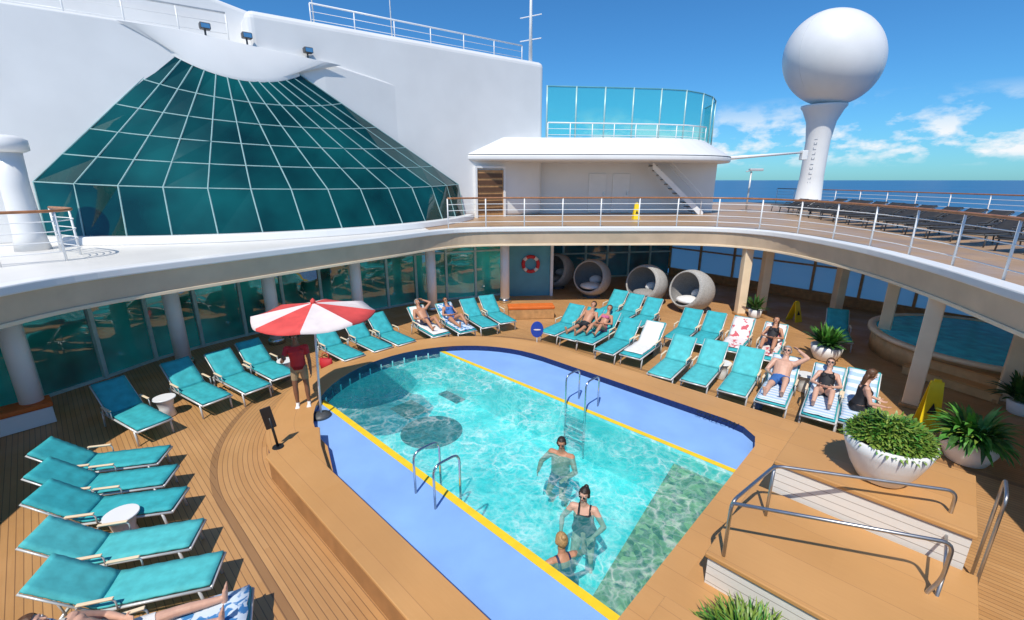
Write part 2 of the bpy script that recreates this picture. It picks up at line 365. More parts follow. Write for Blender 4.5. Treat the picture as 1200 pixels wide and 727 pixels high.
    for s,key in((1,'legL'),(-1,'legR')):
        a,b=[V(x).normalized() for x in pose[key][:2]]; fd=V(pose[key][2]) if len(pose[key])>2 else V((1,0,0))
        Hj=P+L*s*.088*k-T*.03*k; Kn=Hj+a*.43*k; An=Kn+b*.42*k; rt=(.086 if fem else .083)*k*(1+(fat-1)*.5)
        mb.cap(Hj,rt*1.05,Hj+a*.16*k,rt*.95); mb.cap(Hj+a*.16*k,rt*.95,Kn,.056*k); mb.cap(Kn,.056*k,Kn+b*.13*k,.058*k); mb.cap(Kn+b*.13*k,.058*k,An,.036*k)
        fd=(fd-b*fd.dot(b)*.8).normalized(); sd=b; ls=fd.cross(sd).normalized()
        mb.cap(An+sd*.025*k-fd*.035*k,.034*k,An+sd*.035*k+fd*.09*k,.030*k); mb.ell(An+sd*.042*k+fd*.12*k,fd*.05*k,ls*.044*k,sd*.02*k)
        for j in range(5): 
            o=(j-2)*.017; mb.cap(An+sd*.045*k+fd*.15*k+ls*o*k,.011*k,An+sd*.048*k+fd*(.185-abs(j-1.5)*.006)*k+ls*o*1.1*k,.009*k,6)
        bones+= [(Hj,Kn,.07*k),(Kn,An+fd*.1*k,.045*k)]
    tmp=bpy.data.objects.new('tmp',mb.mesh('tmp')); COL.objects.link(tmp)
    m=tmp.modifiers.new('r','REMESH'); m.mode='VOXEL'; m.voxel_size=vox
    sm=tmp.modifiers.new('s','SMOOTH'); sm.iterations=2; sm.factor=.5
    bpy.context.view_layer.update(); dg=bpy.context.evaluated_depsgraph_get()
    me=bpy.data.meshes.new_from_object(tmp.evaluated_get(dg)); bpy.data.objects.remove(tmp)
    me.name='body'; me.materials.clear(); me.materials.append(skin); me.polygons.foreach_set('use_smooth',[True]*len(me.polygons))
    bo=bpy.data.objects.new('body',me); COL.objects.link(bo); bo.parent=e
    nv=len(me.vertices); co=np.zeros(nv*3); me.vertices.foreach_get('co',co); co=co.reshape(-1,3)
    no=np.zeros(nv*3); me.vertices.foreach_get('normal',no); no=no.reshape(-1,3)
    best=np.full(nv,1e9); bi=np.zeros(nv,int); bt=np.zeros(nv)
    for i,(a,b,r) in enumerate(bones):
        a=np.array(a);ab=np.array(b)-a; t=((co-a)@ab)/(ab@ab); tc=np.clip(t,0,1)
        d=np.linalg.norm(co-a-tc[:,None]*ab,axis=1)-r; u=d<best; best[u]=d[u]; bi[u]=i; bt[u]=t[u]
    rel=(co-np.array(P))/k; D=dict(b=bi,t=bt,h=rel@np.array(T),x=rel@np.array(Tf),y=rel@np.array(L))
    hr=(co-np.array(Hcn))/k; D['hu']=hr@np.array(Hu); D['hf']=hr@np.array(Hf); D['hl']=hr@np.array(Hl)
    nl=len(me.loops); lv=np.zeros(nl,int); me.loops.foreach_get('vertex_index',lv)
    quads=lv.reshape(-1,4)
    def shell(mask,off,jit=0):
        fq=quads[mask[quads].all(axis=1)]
        used=np.unique(fq); mp=np.full(nv,-1); mp[used]=np.arange(len(used))
        o=off+(np.random.RandomState(1).rand(len(used))-.5)*jit
        vv=co[used]+no[used]*(o[:,None] if jit else off)
        b=MB(); b.v=[tuple(p) for p in vv]; b.f=[tuple(x) for x in mp[fq]]; return b
    for nme,mt,pr in clothes:
        b=shell(pr(D),.007*k)
        if b.f: b.build(nme,mt,e,smooth=True,recalc=False)
    if hair:
        hm=(D['b']==1)&(((D['hf']<.035)&(D['hu']>-.045))|(D['hu']>.068)|((np.abs(D['hl'])>.066)&(D['hu']>-.01)&(D['hf']<.045)))&(D['hu']>-.09)
        if hs!='short': hm|=(D['b']==1)&(D['hf']<.0)&(D['hu']>-.1)
        b=shell(hm,.013*k,.007)
        if hs=='long':
            dn=(T*-.8+V((0,0,-.5))).normalized(); 
            p0=Hcn-Hf*.055*k+Hu*.02*k; p1=Hcn-Hf*.085*k+dn*.12*k; p2=Hcn-Hf*.105*k+dn*.26*k
            b.rings([(p0,Hl*.075*k,Hf*.05*k),(p1,Hl*.085*k,Hf*.045*k),(p2,Hl*.075*k,Hf*.03*k),(p2+dn*.06*k,Hl*.04*k,Hf*.015*k)],14)
        if hs=='bun': b.ell(Hcn+Hu*.095*k-Hf*.075*k,Hl*.042*k,Hf*.042*k,Hu*.04*k)
        if b.f: b.build('hair',hair,e,smooth=True,recalc=False)
    for s in(-1,1):
        c=Hcn+Hf*.077*k+Hl*s*.031*k+Hu*.008*k
        eo=MB().ell(c,Hl*.015*k,Hf*.012*k,Hu*.010*k,10,7).build('eye',EYEW,e,True); MB().ell(c+Hf*.008*k,Hl*.0065*k,Hf*.006*k,Hu*.0065*k,8,5).build('iris',EYED,eo,True)
    if shades:
        g=MB()
        for s in(-1,1): g.ell(Hcn+Hf*.094*k+Hl*s*.034*k+Hu*.008*k,Hl*.029*k,Hf*.006*k,Hu*.021*k,12,5); g.cap(Hcn+Hf*.09*k+Hl*s*.062*k+Hu*.012*k,.003,Hcn-Hf*.0*k+Hl*s*.084*k+Hu*.012*k,.003,6)
        g.build('sunglasses',BLACK,e,True)
    MB().ell(Hcn+Hf*.083*k-Hu*.058*k,Hl*.024*k,Hf*.008*k,Hu*.008*k,12,5).build('mouth',LIPS,e,True)
    return e
onepiece=lambda D:((D['b']==0)&(D['h']>-.13)&((D['h']<.36)|((D['h']<.40)&(D['x']>0)&(np.abs(D['y'])<.13))))|((D['b']==0)&(D['h']>=.36)&(np.abs(np.abs(D['y'])-.09)<.02))|(((D['b']==6)|(D['b']==8))&(D['t']<.10)&(D['h']>-.12))
bik_b=lambda D:((D['b']==0)&(D['h']<.03))|(((D['b']==6)|(D['b']==8))&(D['t']<.13)&(D['h']>-.14))
bik_t=lambda D:((D['b']==0)&(D['h']>.30)&(D['h']<.36))|((D['b']==0)&(D['x']>.05)&(D['h']>.29)&(D['h']<.40)&(np.abs(D['y'])<.13))
shorts=lambda D:((D['b']==0)&(D['h']<.05))|(((D['b']==6)|(D['b']==8))&(D['t']<.62))
shirt=lambda D:((D['b']==0)&(D['h']>-.04)&(D['h']<.5))|(((D['b']==2)|(D['b']==4))&(D['t']<.55))
vest=lambda D:((D['b']==0)&(D['h']>-.08)&((D['h']<.42)|((D['h']<.50)&(np.abs(D['y'])<.13)&(np.abs(D['y'])>.06))))
shoes=lambda D:((D['b']==7)|(D['b']==9))&(D['t']>.88)
# ------------------------------------------------------------------ setting: sea, decks
o=MB().add([(-30000,-30000,-20),(30000,-30000,-20),(30000,30000,-20),(-30000,30000,-20)],[(0,1,2,3)]).build('sea',SEA,recalc=False); struct(o,'deep blue sea reaching to the horizon','sea')
def stad(Rr,s1,n=28):
    p=[(s1,5.95-Rr)]+[( s1+(-7.5-s1)*i/6,5.95-Rr) for i in range(1,6)]
    p+=[(-7.5+Rr*math.cos(R(a)),5.95+Rr*math.sin(R(a))) for a in np.linspace(270,90,n)]
    p+=[(-7.5+(s1+7.5)*i/6,5.95+Rr) for i in range(1,6)]+[(s1,5.95+Rr)]
    return p
RI,RO=3.05,3.9
S1=-1.85
ZC,ZL,ZW,ZB=.30,.15,.09,.44
WI=2.58
inner=stad(RI,S1); outer=stad(RO,-1.0)
inner[:6]=[(s,WI) for s,w in inner[:6]]
inner[-4:]=[(S1-.75,9.0),(S1-.38,8.93),(S1-.1,8.70),(S1,8.35)]
cen=V((-4.5,5.95))
def lim(x0,y0,dx,dy):
    t=45.0
    for a,b,c in((-1,0,30),(0,-1,8),(.78,.62,22.3),(0,1,34)):
        k=a*dx+b*dy
        if k>1e-6: t=min(t,(c-a*x0-b*y0)/k)
    return t
oc=outer+[(-1.0,5.95+RO-2*RO*i/6) for i in range(1,6)]
vs=[];fs=[]
for s,w in oc:
    p=SW(s,w); c=SW(cen.x,cen.y); dv=(p-c).normalized(); t=lim(c.x,c.y,dv.x,dv.y); e=c+dv*t
    vs+=[(p.x,p.y,0),(e.x,e.y,0)]
n=len(oc)
for i in range(n): j=(i+1)%n; fs.append((2*i,2*i+1,2*j+1,2*j))
o=MB().add(vs,fs).build('teak_deck',TEAK); struct(o,'varnished teak planking of the pool deck','deck')
# ------------------------------------------------------------------ pool
pool=thing('swimming_pool','long aqua swimming pool with blue ledges and yellow edge lines','swimming pool',SW(-5,5.95,0)); PO=V(pool.location)
def L_(p): return (p[0]-PO.x,p[1]-PO.y,p[2])
n=len(inner)
def ringmesh(a,b,za,zb):
    mb=MB(); m=len(a); mb.v=[L_(SW(*p,za)) for p in a]+[L_(SW(*p,zb)) for p in b]; mb.f=[(i,(i+1)%m,(i+1)%m+m,i+m) for i in range(m)]; return mb
ringmesh(inner,outer,ZC,ZC).build('coaming',COAM,pool)
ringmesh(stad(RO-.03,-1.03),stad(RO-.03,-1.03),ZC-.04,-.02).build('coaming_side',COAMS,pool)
lipm=ringmesh(outer,outer,ZC,ZC-.045); lipm.add(*(lambda q:(q.v,q.f))(ringmesh(outer,stad(RO-.04,-1.04),ZC-.045,ZC-.045))); lipm.build('coaming_nosing',COAM,pool)
ringmesh(inner,inner,ZC-.003,-.02).build('tile_band',NAVY,pool)
WBn=WI-.03
bpoly=[(-.95,1.93),(-7.72,1.93),(-8.42,2.63),(-8.02,3.0),(-7.4,WBn+.2),(-6.7,WBn),(-.95,WBn)]
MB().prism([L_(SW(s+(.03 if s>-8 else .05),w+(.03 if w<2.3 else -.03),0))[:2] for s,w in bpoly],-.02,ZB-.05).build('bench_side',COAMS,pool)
MB().prism([L_(SW(s,w,0))[:2] for s,w in bpoly],ZB-.05,ZB).build('bench_top',COAM,pool,bevel=.012)
def swbox(s0,s1,w0,w1,z0,z1): return MB().prism([L_(SW(s,w,0))[:2] for s,w in((s0,w0),(s1,w0),(s1,w1),(s0,w1))],z0,z1)
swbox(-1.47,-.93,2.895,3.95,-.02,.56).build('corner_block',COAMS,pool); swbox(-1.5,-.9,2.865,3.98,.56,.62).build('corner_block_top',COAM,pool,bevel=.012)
def arcs(w):
    return -7.5-math.sqrt(RI*RI-(w-5.95)**2)
def band(w0,w1,z,n=16):
    mb=MB(); pv=[]
    ws=np.linspace(w0,w1,n)
    for w in ws: pv+= [L_(SW(arcs(w),w,z)),L_(SW(S1,w,z))]
    mb.v=pv; mb.f=[(2*i,2*i+1,2*i+3,2*i+2) for i in range(n-1)]; return mb
WA,WB=3.78,7.48
lb=band(2.9001,WA,ZL); lb.add([L_(SW(s,w,ZL)) for s,w in((-7.4999,2.9001),(-7.4999,WI+.0),(S1,WI),(S1,2.9001))],[(0,1,2,3)]); lb.build('ledge',LEDGE,pool); band(WB,8.9999,ZL).build('ledge',LEDGE,pool)
band(WA-.13,WA,ZL+.005,3).build('edge_line',YELL,pool); band(WB,WB+.12,ZL+.005,3).build('edge_line',YELL,pool)
ws=list(np.linspace(WA,WB,22)); outl=[(S1,WA)]+[(arcs(w),w) for w in ws]+[(S1,WB)]
DEP=-1.02
mb=MB(); m=len(outl); mb.v=[L_(SW(*p,ZL)) for p in outl]+[L_(SW(*p,DEP)) for p in outl]; mb.f=[(i,(i+1)%m,(i+1)%m+m,i+m) for i in range(m)]+[tuple(range(m,2*m))]
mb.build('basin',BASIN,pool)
def swpoly(pts,z0,z1): return MB().prism([L_(SW(s,w,0))[:2] for s,w in pts],z0,z1)
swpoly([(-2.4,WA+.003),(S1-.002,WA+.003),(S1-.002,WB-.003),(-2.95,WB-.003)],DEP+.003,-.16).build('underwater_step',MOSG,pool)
c=at(506,506,DEP); 
MB().lathe([(.76,DEP+.004),(.76,DEP+.012)],40,(c.x-PO.x,c.y-PO.y,0)).build('floor_mosaic',DARKMOS,pool)  # near-black disc with a tile pattern on the basin floor
for u,v in((480,480),(535,463)):
    c=at(u,v,DEP); MB().box((c.x-PO.x,c.y-PO.y,DEP+.008),(.85,.7,.008),R(-44)).build('floor_mosaic',DARKMOS,pool)
wv=[];wf=[];nw=22
for w in ws: wv+= [SW(arcs(w),w,ZW),SW(S1,w,ZW)]
wf=[(2*i,2*i+1,2*i+3,2*i+2) for i in range(nw-1)]
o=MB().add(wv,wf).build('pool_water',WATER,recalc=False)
if o.data.polygons[0].normal.z<0: o.data.flip_normals()
struct(o,'clear rippled water filling the swimming pool','water')
def text(name,body,size,loc,rot,mt,parent=None):
    cu=bpy.data.curves.new(name,'FONT'); cu.body=body; cu.size=size; cu.align_x='CENTER'; cu.align_y='CENTER'; cu.extrude=.002
    t=bpy.data.objects.new('t',cu); COL.objects.link(t); bpy.context.view_layer.update(); dg=bpy.context.evaluated_depsgraph_get()
    me=bpy.data.meshes.new_from_object(t.evaluated_get(dg)); bpy.data.objects.remove(t); me.name=name; me.materials.clear(); me.materials.append(mt)
    o=bpy.data.objects.new(name,me); COL.objects.link(o); o.parent=parent; o.location=loc; o.rotation_euler=rot; return o
c=at(840,490,ZC); text('depth_marking','SHALLOW',.18,(c.x-PO.x,c.y-PO.y,ZC+.004),(0,0,R(-44)),BLACK,pool)
def ladder(label,s,w,sgn):
    p=SW(s,w,ZL); e=thing('pool_ladder',label,'ladder',p,R(-44),'pool ladders')
    for y in(-.26,.26):
        pts=fillet([(y,-sgn*.40,0),(y,-sgn*.40,.74),(y,sgn*.10,.74),(y,sgn*.10,-1.0)],.16,6)
        MB().tube(pts,.02,10).build('handrail',STEEL,e,True)
    for i in range(3): MB().box((0,sgn*.10,-.22-i*.27),(.5,.1,.03)).build('step',STEEL,e,bevel=.006)
    return e
ladder('stainless pool ladder on the far right blue ledge',-5.2,WB,-1)
ladder('stainless pool ladder on the near left blue ledge',-5.15,WA,1)
# ------------------------------------------------------------------ upper deck ring
ctrl=[(-5.5,.9),(-7.8,2.2),(-8.7,4.8),(-8.6,7.1),(-8.15,8.7),(-6.4,11.2),(-4.1,14.2),(-2.7,16.1),(-1.5,16.95),(.8,17.25),(4,17.35),(6.8,17.3),(8.4,16.6),(9.2,15),(9.35,12.2),(8.9,9.5),(8.15,7),(7.0,3.5),(5.5,.9)]
cv=spline([(x,y,0) for x,y in ctrl],6)
ZU=3.25
fo=thing('deck_fascia','curved white and beige fascia edging the upper deck opening','fascia',(0,9,0))
def loc9(c): return [p-V((0,9,0)) for p in c]
sweep(MB(),loc9(cv),[(-.06,3.12),(-.06,3.29),(.3,3.29),(.3,3.12)]).build('rim',WHITE,fo,bevel=.03)
sweep(MB(),loc9(cv),[(.06,2.66),(.0,3.117),(.32,3.117),(.32,2.66)]).build('band',BEIGE,fo)
sweep(MB(),loc9(cv),[(.03,2.58),(.03,2.657),(.35,2.657),(.35,2.58)]).build('lip',CREAM,fo,bevel=.01)
co_=offset(cv,.25); ring=co_+[V((3.5,.65,0)),V((0,.65,0)),V((-3.5,.65,0))]
def outpt(p):
    dv=(p-V((0,9,0))).normalized(); t=99
    for a,b,c in((-1,0,30),(0,-1,6),(1,0,22.5),(0,1,38)):
        k=a*dv.x+b*dv.y
        if k>1e-6: t=min(t,(c-b*9)/k)
    return V((0,9,0))+dv*t
def slab(idx,name,mt,z0,z1):
    mb=MB(); 
    for i in idx:
        p=ring[i%len(ring)]; q=outpt(p); mb.v+=[(p.x,p.y,z1),(q.x,q.y,z1),(q.x,q.y,z0),(p.x,p.y,z0)]
    m=len(idx)
    for i in range(m-1):
        a,b=4*i,4*i+4
        mb.f+=[(a,a+1,b+1,b),(a+1,a+2,b+2,b+1),(a+2,a+3,b+3,b+2),(a+3,a,b,b+3)]
    mb.f+=[(0,1,2,3),(4*m-4,4*m-3,4*m-2,4*m-1)]
    return mb.build(name,mt)
isp=7*6
struct(slab(list(range(0,isp+1)),'white_roof',ROOFW,2.9,ZU),'white painted upper deck plating below the glass skylight','deck')
struct(slab(list(range(isp,len(ring)+1)),'upper_deck',UPT,2.9,ZU),'teak planked upper deck around the pool opening','deck')
struct(slab(list(range(0,len(ring)+1)),'ceiling',WCOL,2.66,2.897),'white ceiling under the upper deck','ceiling')
def railing(label,pts,z0,h=1.1,step=1.5,cat='railing',nb=4,top=RAILW,name='railing'):
    pts=[V((p[0],p[1],0)) for p in pts]; c0=pts[0]; e=thing(name,label,cat,(c0.x,c0.y,z0)); lp=[p-c0 for p in pts]
    MB().tube([p+V((0,0,h)) for p in lp],.032,8).build('top_rail',top,e,True)
    for i in range(nb): MB().tube([p+V((0,0,h*(i+1)/(nb+1))) for p in lp],.011,6).build('rail_wire',WHITE2,e,True)
    for p in resample(lp,step): MB().tube([p,p+V((0,0,h-.01))],.024,8).build('post',WHITE2,e,True)
    return e
rc=offset(cv,.32)
railing('white railing with brown top rail along the upper deck edge',rc[8*6-3:17*6+3],ZU)
railing('short white railing on the left balcony',spline([(-12.4,8.2,0),(-11.2,8.9,0),(-10.4,9.5,0),(-10.0,10.1,0),(-10.3,10.8,0),(-11.4,11.4,0)],5),ZU,step=1.1)
railing('outer railing along the sea side of the upper deck',[(21,37,0),(22,28,0),(22.2,16,0),(22.2,4,0)],ZU,step=2)
# ------------------------------------------------------------------ superstructure
def wl(X,off=0):
    return V((X,23.37+.695*X,0))+V((.57,-.82,0))*off
ss=thing('ship_superstructure','white ship superstructure wall rising behind the upper deck','building',(0,0,ZU)); 
def pz(poly,z0,z1): return MB().prism(poly,z0-ZU,z1-ZU)
pz([wl(-8.9),wl(1.6),wl(1.3,-5),wl(-8.9,-6)],ZU-.02,10.5).build('main_wall',WHITE,ss,bevel=.25,seg=4)
b=MB(); lw=[(-24,.3),(-10.6,.3),(-7.0,.25),(-4.2,-.06)]
for X,of in lw: 
    p=wl(X,of); q=wl(X,-2.5); zt={-24:9.6,-10.6:9.5,-7.0:9.15,-4.2:8.6}[X]; b.v+=[(p.x,p.y,-.02),(p.x,p.y,zt-ZU),(q.x,q.y,zt-ZU+.1),(q.x,q.y,-.02)]
for i in range(3): b.f+=[(4*i+j,4*i+(j+1)%4,4*i+4+(j+1)%4,4*i+4+j) for j in range(4)]
b.f+=[(0,1,2,3),(12,13,14,15)]; b.build('lower_wall',WHITE,ss,bevel=.06,seg=3)
b=MB(); bw=[(-26,9.0),(-26,13.4),(-14.5,12.6),(-10.5,11.3),(-8.0,10.62),(-4.5,10.46),(-4.5,9.0)]
for off in(-1.3,-5):
    for X,z in bw: p=wl(X,off); b.v.append((p.x,p.y,z-ZU))
nb_=len(bw); b.f=[tuple(range(nb_)),tuple(range(nb_,2*nb_))[::-1]]+[(i,(i+1)%nb_,(i+1)%nb_+nb_,i+nb_) for i in range(nb_)]
b.build('back_wall',WHITE,ss,bevel=.15,seg=3)
pz([(1.0,25.0),(11.2,25.9),(11.2,28.5),(1.0,28.5)],ZU-.02,5.9).build('recess_wall',WHITE,ss)
ter=[(p.x,p.y) for p in spline([(-2.3,21.95,0),(0,22.0,0),(3,22.05,0),(6,22.2,0),(8.6,22.6,0),(10.4,23.5,0),(11.4,24.8,0),(11.8,26.4,0),(11.7,28.5,0)],4)]+[(1.0,28.5),(1.0,24.2)]
pz(ter,5.86,6.14).build('terrace_slab',WHITE,ss,bevel=.1,seg=4)
b=MB(); cx_,cy_=4.5,27.5
inn=[(cx_+(x-cx_)*.86 if x>1.01 or y<24 else x+.2, min(y+1.1,28.4) if y<27 else 28.4) for x,y in ter]
b.v=[(x,y,6.142-ZU) for x,y in ter]+[(x,y,6.95-ZU) for x,y in inn]; m=len(ter); b.f=[(i,(i+1)%m,(i+1)%m+m,i+m) for i in range(m)]+[tuple(range(m,2*m))]
b.build('terrace_parapet',WHITE,ss)
for X,lab in((4.6,None),(5.9,None)):
    Y=25.0+.0882*(X-1.0); d=MB().box((X,Y-.03,1.05),(.95,.06,2.05),R(5)).build('door',WHITE2,ss,bevel=.01); MB().box((X+.36,Y-.08,1.05),(.04,.05,.16),R(5)).build('handle',STEEL,d)
dw=thing('wooden_doorway','brown wooden louvred doorway in the white wall right of the skylight','doorway',wl(-1.1,.05)+V((0,0,ZU)),R(34.8))
MB().box((0,0,1.1),(1.5,.1,2.2)).build('door_leaf',WOODP,dw); 
for x in(-.8,.8): MB().box((x,-.03,1.13),(.1,.18,2.3)).build('jamb',WHITE2,dw)
MB().box((0,-.03,2.33),(1.7,.18,.1)).build('lintel',WHITE2,dw)
for i in range(6): MB().box((0,-.065,.35+i*.32),(1.36,.03,.2)).build('louvre_panel',LOUV,dw)
stw=thing('stairway','white steel stairway leading down from the terrace','stairs',(7.2,24.3,ZU))
for i in range(11): MB().box((.12+i*.23,.35,2.45-i*.23),(.26,.7,.04)).build('step',DKGREY,stw)
for y in(-.02,.72): 
    b=MB(); b.v=[(0,y,2.62),(0,y,2.3),(2.6,y,-.0),(2.85,y,-.0),(2.85,y,.12)]; b.v+=[(p[0],p[1]+.04,p[2]) for p in b.v]; b.f=[(0,1,2,3,4),(9,8,7,6,5)]+[(i,(i+1)%5,(i+1)%5+5,i+5) for i in range(5)]; b.build('stringer',WHITE2,stw)
    MB().tube([(0,y,3.5),(2.7,y,1.0),(2.7,y,0)],.025,8).build('handrail',WHITE2,stw,True)
gs=thing('glass_windscreen','curved turquoise glass windscreen on the terrace above the stairs','windscreen',(2,24.6,7.0))
gp=resample(spline([(1.75,24.6,0),(5,25.0,0),(8.3,25.5,0),(9.9,26.3,0),(11.2,27.6,0),(12.2,29.5,0),(12.6,32,0)],8),1.5)
for i,(a,b_) in enumerate(zip(gp,gp[1:])):
    a=a-V((2,24.6,0)); b_=b_-V((2,24.6,0)); mb=MB(); mb.v=[(a.x,a.y,.15),(b_.x,b_.y,.15),(b_.x,b_.y,2.45),(a.x,a.y,2.45)]; mb.f=[(0,1,2,3)]; mb.build('pane',SCREEN,gs)
    MB().tube([(a.x,a.y,-.2),(a.x,a.y,2.5)],.04,8).build('post',SMULL,gs,True)
MB().tube([p-V((2,24.6,-2.47)) for p in gp],.035,8).build('top_rail',PANELT,gs,True)
railing('white railing in front of the turquoise glass windscreen',offset(gp,-.35)[:7],6.9,.85,1.2,nb=2,top=WHITE2)
# skylight dome
def arc3(a,m,b,n):
    ax,ay=a[0],a[1];bx,by=m[0],m[1];cx,cy=b[0],b[1]
    d=2*(ax*(by-cy)+bx*(cy-ay)+cx*(ay-by)); ux=((ax*ax+ay*ay)*(by-cy)+(bx*bx+by*by)*(cy-ay)+(cx*cx+cy*cy)*(ay-by))/d; uy=((ax*ax+ay*ay)*(cx-bx)+(bx*bx+by*by)*(ax-cx)+(cx*cx+cy*cy)*(bx-ax))/d
    r=math.hypot(ax-ux,ay-uy); t0=math.atan2(ay-uy,ax-ux); t1=math.atan2(cy-uy,cx-ux); tm=math.atan2(by-uy,bx-ux)
    while t1<t0: t1+=2*math.pi
    while tm<t0: tm+=2*math.pi
    if tm>t1: t1-=2*math.pi
    out=[]
    for i in range(n+1):
        t=i/n; z=a[2]*(1-t)*(1-2*t)+m[2]*4*t*(1-t)+b[2]*t*(2*t-1); th=t0+(t1-t0)*t; out.append(V((ux+r*math.cos(th),uy+r*math.sin(th),z)))
    return out
NC=13
TP=((-10.6,15.7,8.8),(-9.0,16.35,8.2),(-7.55,17.75,8.6))
base=arc3((-13.4,13.1,3.4),(-7.75,13.95,3.4),(-2.2,21.3,3.4),NC); top=arc3(*TP,NC)
r1=arc3((-13.65,13.4,4.95),(-8.12,14.62,4.7),(-2.45,21.4,4.8),NC)
rows=[base,r1]+[[p.lerp(q,t) for p,q in zip(r1,top)] for t in(.2,.39,.58,.78,1.0)]
sk=thing('glass_skylight','large half cone skylight of dark teal glass against the white wall','skylight',(-8,17,ZU)); KO=V((8,-17,-ZU))
for i in range(NC):
    mb=MB()
    for j in range(len(rows)-1):
        q=[rows[j][i]+KO,rows[j][i+1]+KO,rows[j+1][i+1]+KO,rows[j+1][i]+KO]; c=(q[1]-q[0]).cross(q[3]-q[0]).normalized(); jt=random.uniform(-.02,.02)
        mb.add([q[0]+c*jt,q[1]-c*jt,q[2]+c*jt,q[3]-c*jt],[(0,1,2,3)])
    mb.build('glass_panel',DOMEG,sk)
for i in range(NC+1): MB().tube([r[i]+KO for r in rows],.022,6).build('mullion',MULL,sk)
for j,r in enumerate(rows): MB().tube([p+KO for p in r],.03 if j==0 else .018,6).build('transom',MULL,sk)
hp_=arc3(*TP,24); mb=MB()
for i,p in enumerate(hp_):
    t=i/24; X_=-11.7+5.2*t; q=wl(X_,.33); zq=(9.5 if X_<-10.6 else 9.5-(X_+10.6)*.097)-.03
    for x in(p+V((.02,-.03,-.06)),p+V((.03,-.05,.06)),V((q.x,q.y,zq))): mb.v.append(tuple(V(x)+KO))
for i in range(24): mb.f+=[(3*i+j,3*i+j+1,3*i+4+j,3*i+3+j) for j in range(2)]
mb.build('hood',WHITE,sk,True)
cb=arc3((-13.7,12.75,0),(-7.7,13.5,0),(-1.8,21.4,0),24); sweep(MB(),[p+V((8,-17,0)) for p in cb],[(-.05,0),(.0,.22),(.35,.22),(.35,0)]).build('kerb',WHITE,sk,bevel=.03)
pl=thing('white_pillar','white flared pillar on the left balcony','pillar',(-12.45,11.75,ZU)); MB().lathe([(.36,0),(.3,.4),(.27,1.6),(.3,2.4)],24).build('shaft',WHITE,pl,True); MB().lathe([(.34,2.4),(.45,2.46),(.45,2.7),(.25,2.8)],24).build('cap',WHITE,pl,True)
for i,(X,zt) in enumerate(((-9.9,9.43),(-8.95,9.34),(-7.4,9.17))):
    p=wl(X,.12); f=thing('floodlight','small floodlight on top of the white wall above the skylight, %s from the left'%ORD[i],'floodlight',(p.x,p.y,zt-.01),R(-50),'floodlights above the skylight')
    MB().tube([(0,0,0),(0,0,.2)],.03).build('bracket',DKGREY,f); MB().box((.08,0,.28),(.26,.3,.18)).build('housing',DKGREY,f,bevel=.03); MB().box((.22,0,.27),(.02,.24,.13)).build('lens',STEEL,f)
railing('thin white railing on the wall top above the skylight',[wl(-15,-.8),wl(-9.3,-.8)],9.5,.95,1.3,nb=2,top=FRAME)
railing('white railing along the roof edge beside the mast',[wl(-7.0,-.9),wl(1.0,-.9)],10.5,.8,1.6,nb=2,top=WHITE2)
ma=thing('signal_mast','thin white signal mast at the roof corner','mast',(.9,24.6,10.5)); MB().tube([(0,0,0),(0,0,4.2)],[.09,.05],10).build('pole',WHITE2,ma,True)
for z in(1.0,2.0,2.9): MB().tube([(-.5,.3,z),(.5,-.3,z)],.025).build('crossarm',WHITE2,ma)
for i,(X,h) in enumerate(((-6.9,3.2),(-4.4,3.6))):
    p=wl(X,-1); a_=thing('whip_antenna',['thin whip antenna on the roof above the skylight','thin whip antenna on the roof nearer the mast'][i],'antenna',(p.x,p.y,10.45),0,'roof antennas'); MB().tube([(0,0,0),(0,0,h)],[.03,.012],6).build('rod',WHITE2,a_,True); MB().lathe([(.09,0),(.07,.18)],12).build('foot',WHITE2,a_)
# radome
rp=at(945,242,ZU); rd=thing('radome','white radome ball on a tall slim pedestal beyond the upper deck loungers','radome',(rp.x,rp.y,ZU))
MB().lathe([(.95,0),(.8,.15),(.70,2),(.70,4.2),(.85,5.4),(1.15,6.1),(1.3,6.3),(1.3,6.4),(.9,6.45)],40).build('pedestal',WHITE,rd,True)
zc=9.1; RB=2.98; ax3=V((.62,-.28,.73)).normalized(); e1=ax3.orthogonal().normalized(); e2=ax3.cross(e1); FL_=.86
MB().rings([(V((0,0,zc))+ax3*RB*FL_*math.sin(R(a)),e1*RB*math.cos(R(a)),e2*RB*math.cos(R(a))) for a in range(-88,90,4)],64).build('ball',WHITE,rd,True)
for az in(200,300,345):
    pts=[]
    for t in range(-40,84,8):
        u_=V((math.cos(R(t))*math.cos(R(az)),math.cos(R(t))*math.sin(R(az)),math.sin(R(t)))); k_=1/math.sqrt((u_.dot(ax3)/FL_)**2+u_.dot(e1)**2+u_.dot(e2)**2); pts.append(V((0,0,zc))+u_*RB*k_*1.001)
    MB().tube(pts,.008,5).build('joint_seam',FRAME,rd)
fd=math.atan2(-rp.y,-rp.x)-.15
for i in range(10):
    z=1.5+i*.31; c=V((.70*math.cos(fd),.70*math.sin(fd),z)); b=MB()
    b.box(c,(.04,.17,.03),fd)
    k_=[(1,1),(1,0),(0,1),(1,1),(0,0)][i%5]
    if k_[0]: b.box(c+V((-.07*math.sin(fd),.07*math.cos(fd),.071)),(.04,.03,.11),fd)
    if k_[1]: b.box(c+V((.07*math.sin(fd),-.07*math.cos(fd),.071)),(.04,.03,.11),fd)
    b.build('letter',GREY,rd)
bo=thing('boom','white horizontal boom reaching from the terrace toward the radome','boom',(11.4,25.0,6.1)); MB().tube([(0,0,0),(4.6,1.2,.35)],[.09,.05],10).build('arm',WHITE2,bo,True); MB().box((4.6,1.2,.2),(.3,.3,.5)).build('end_bracket',WHITE2,bo,bevel=.03)
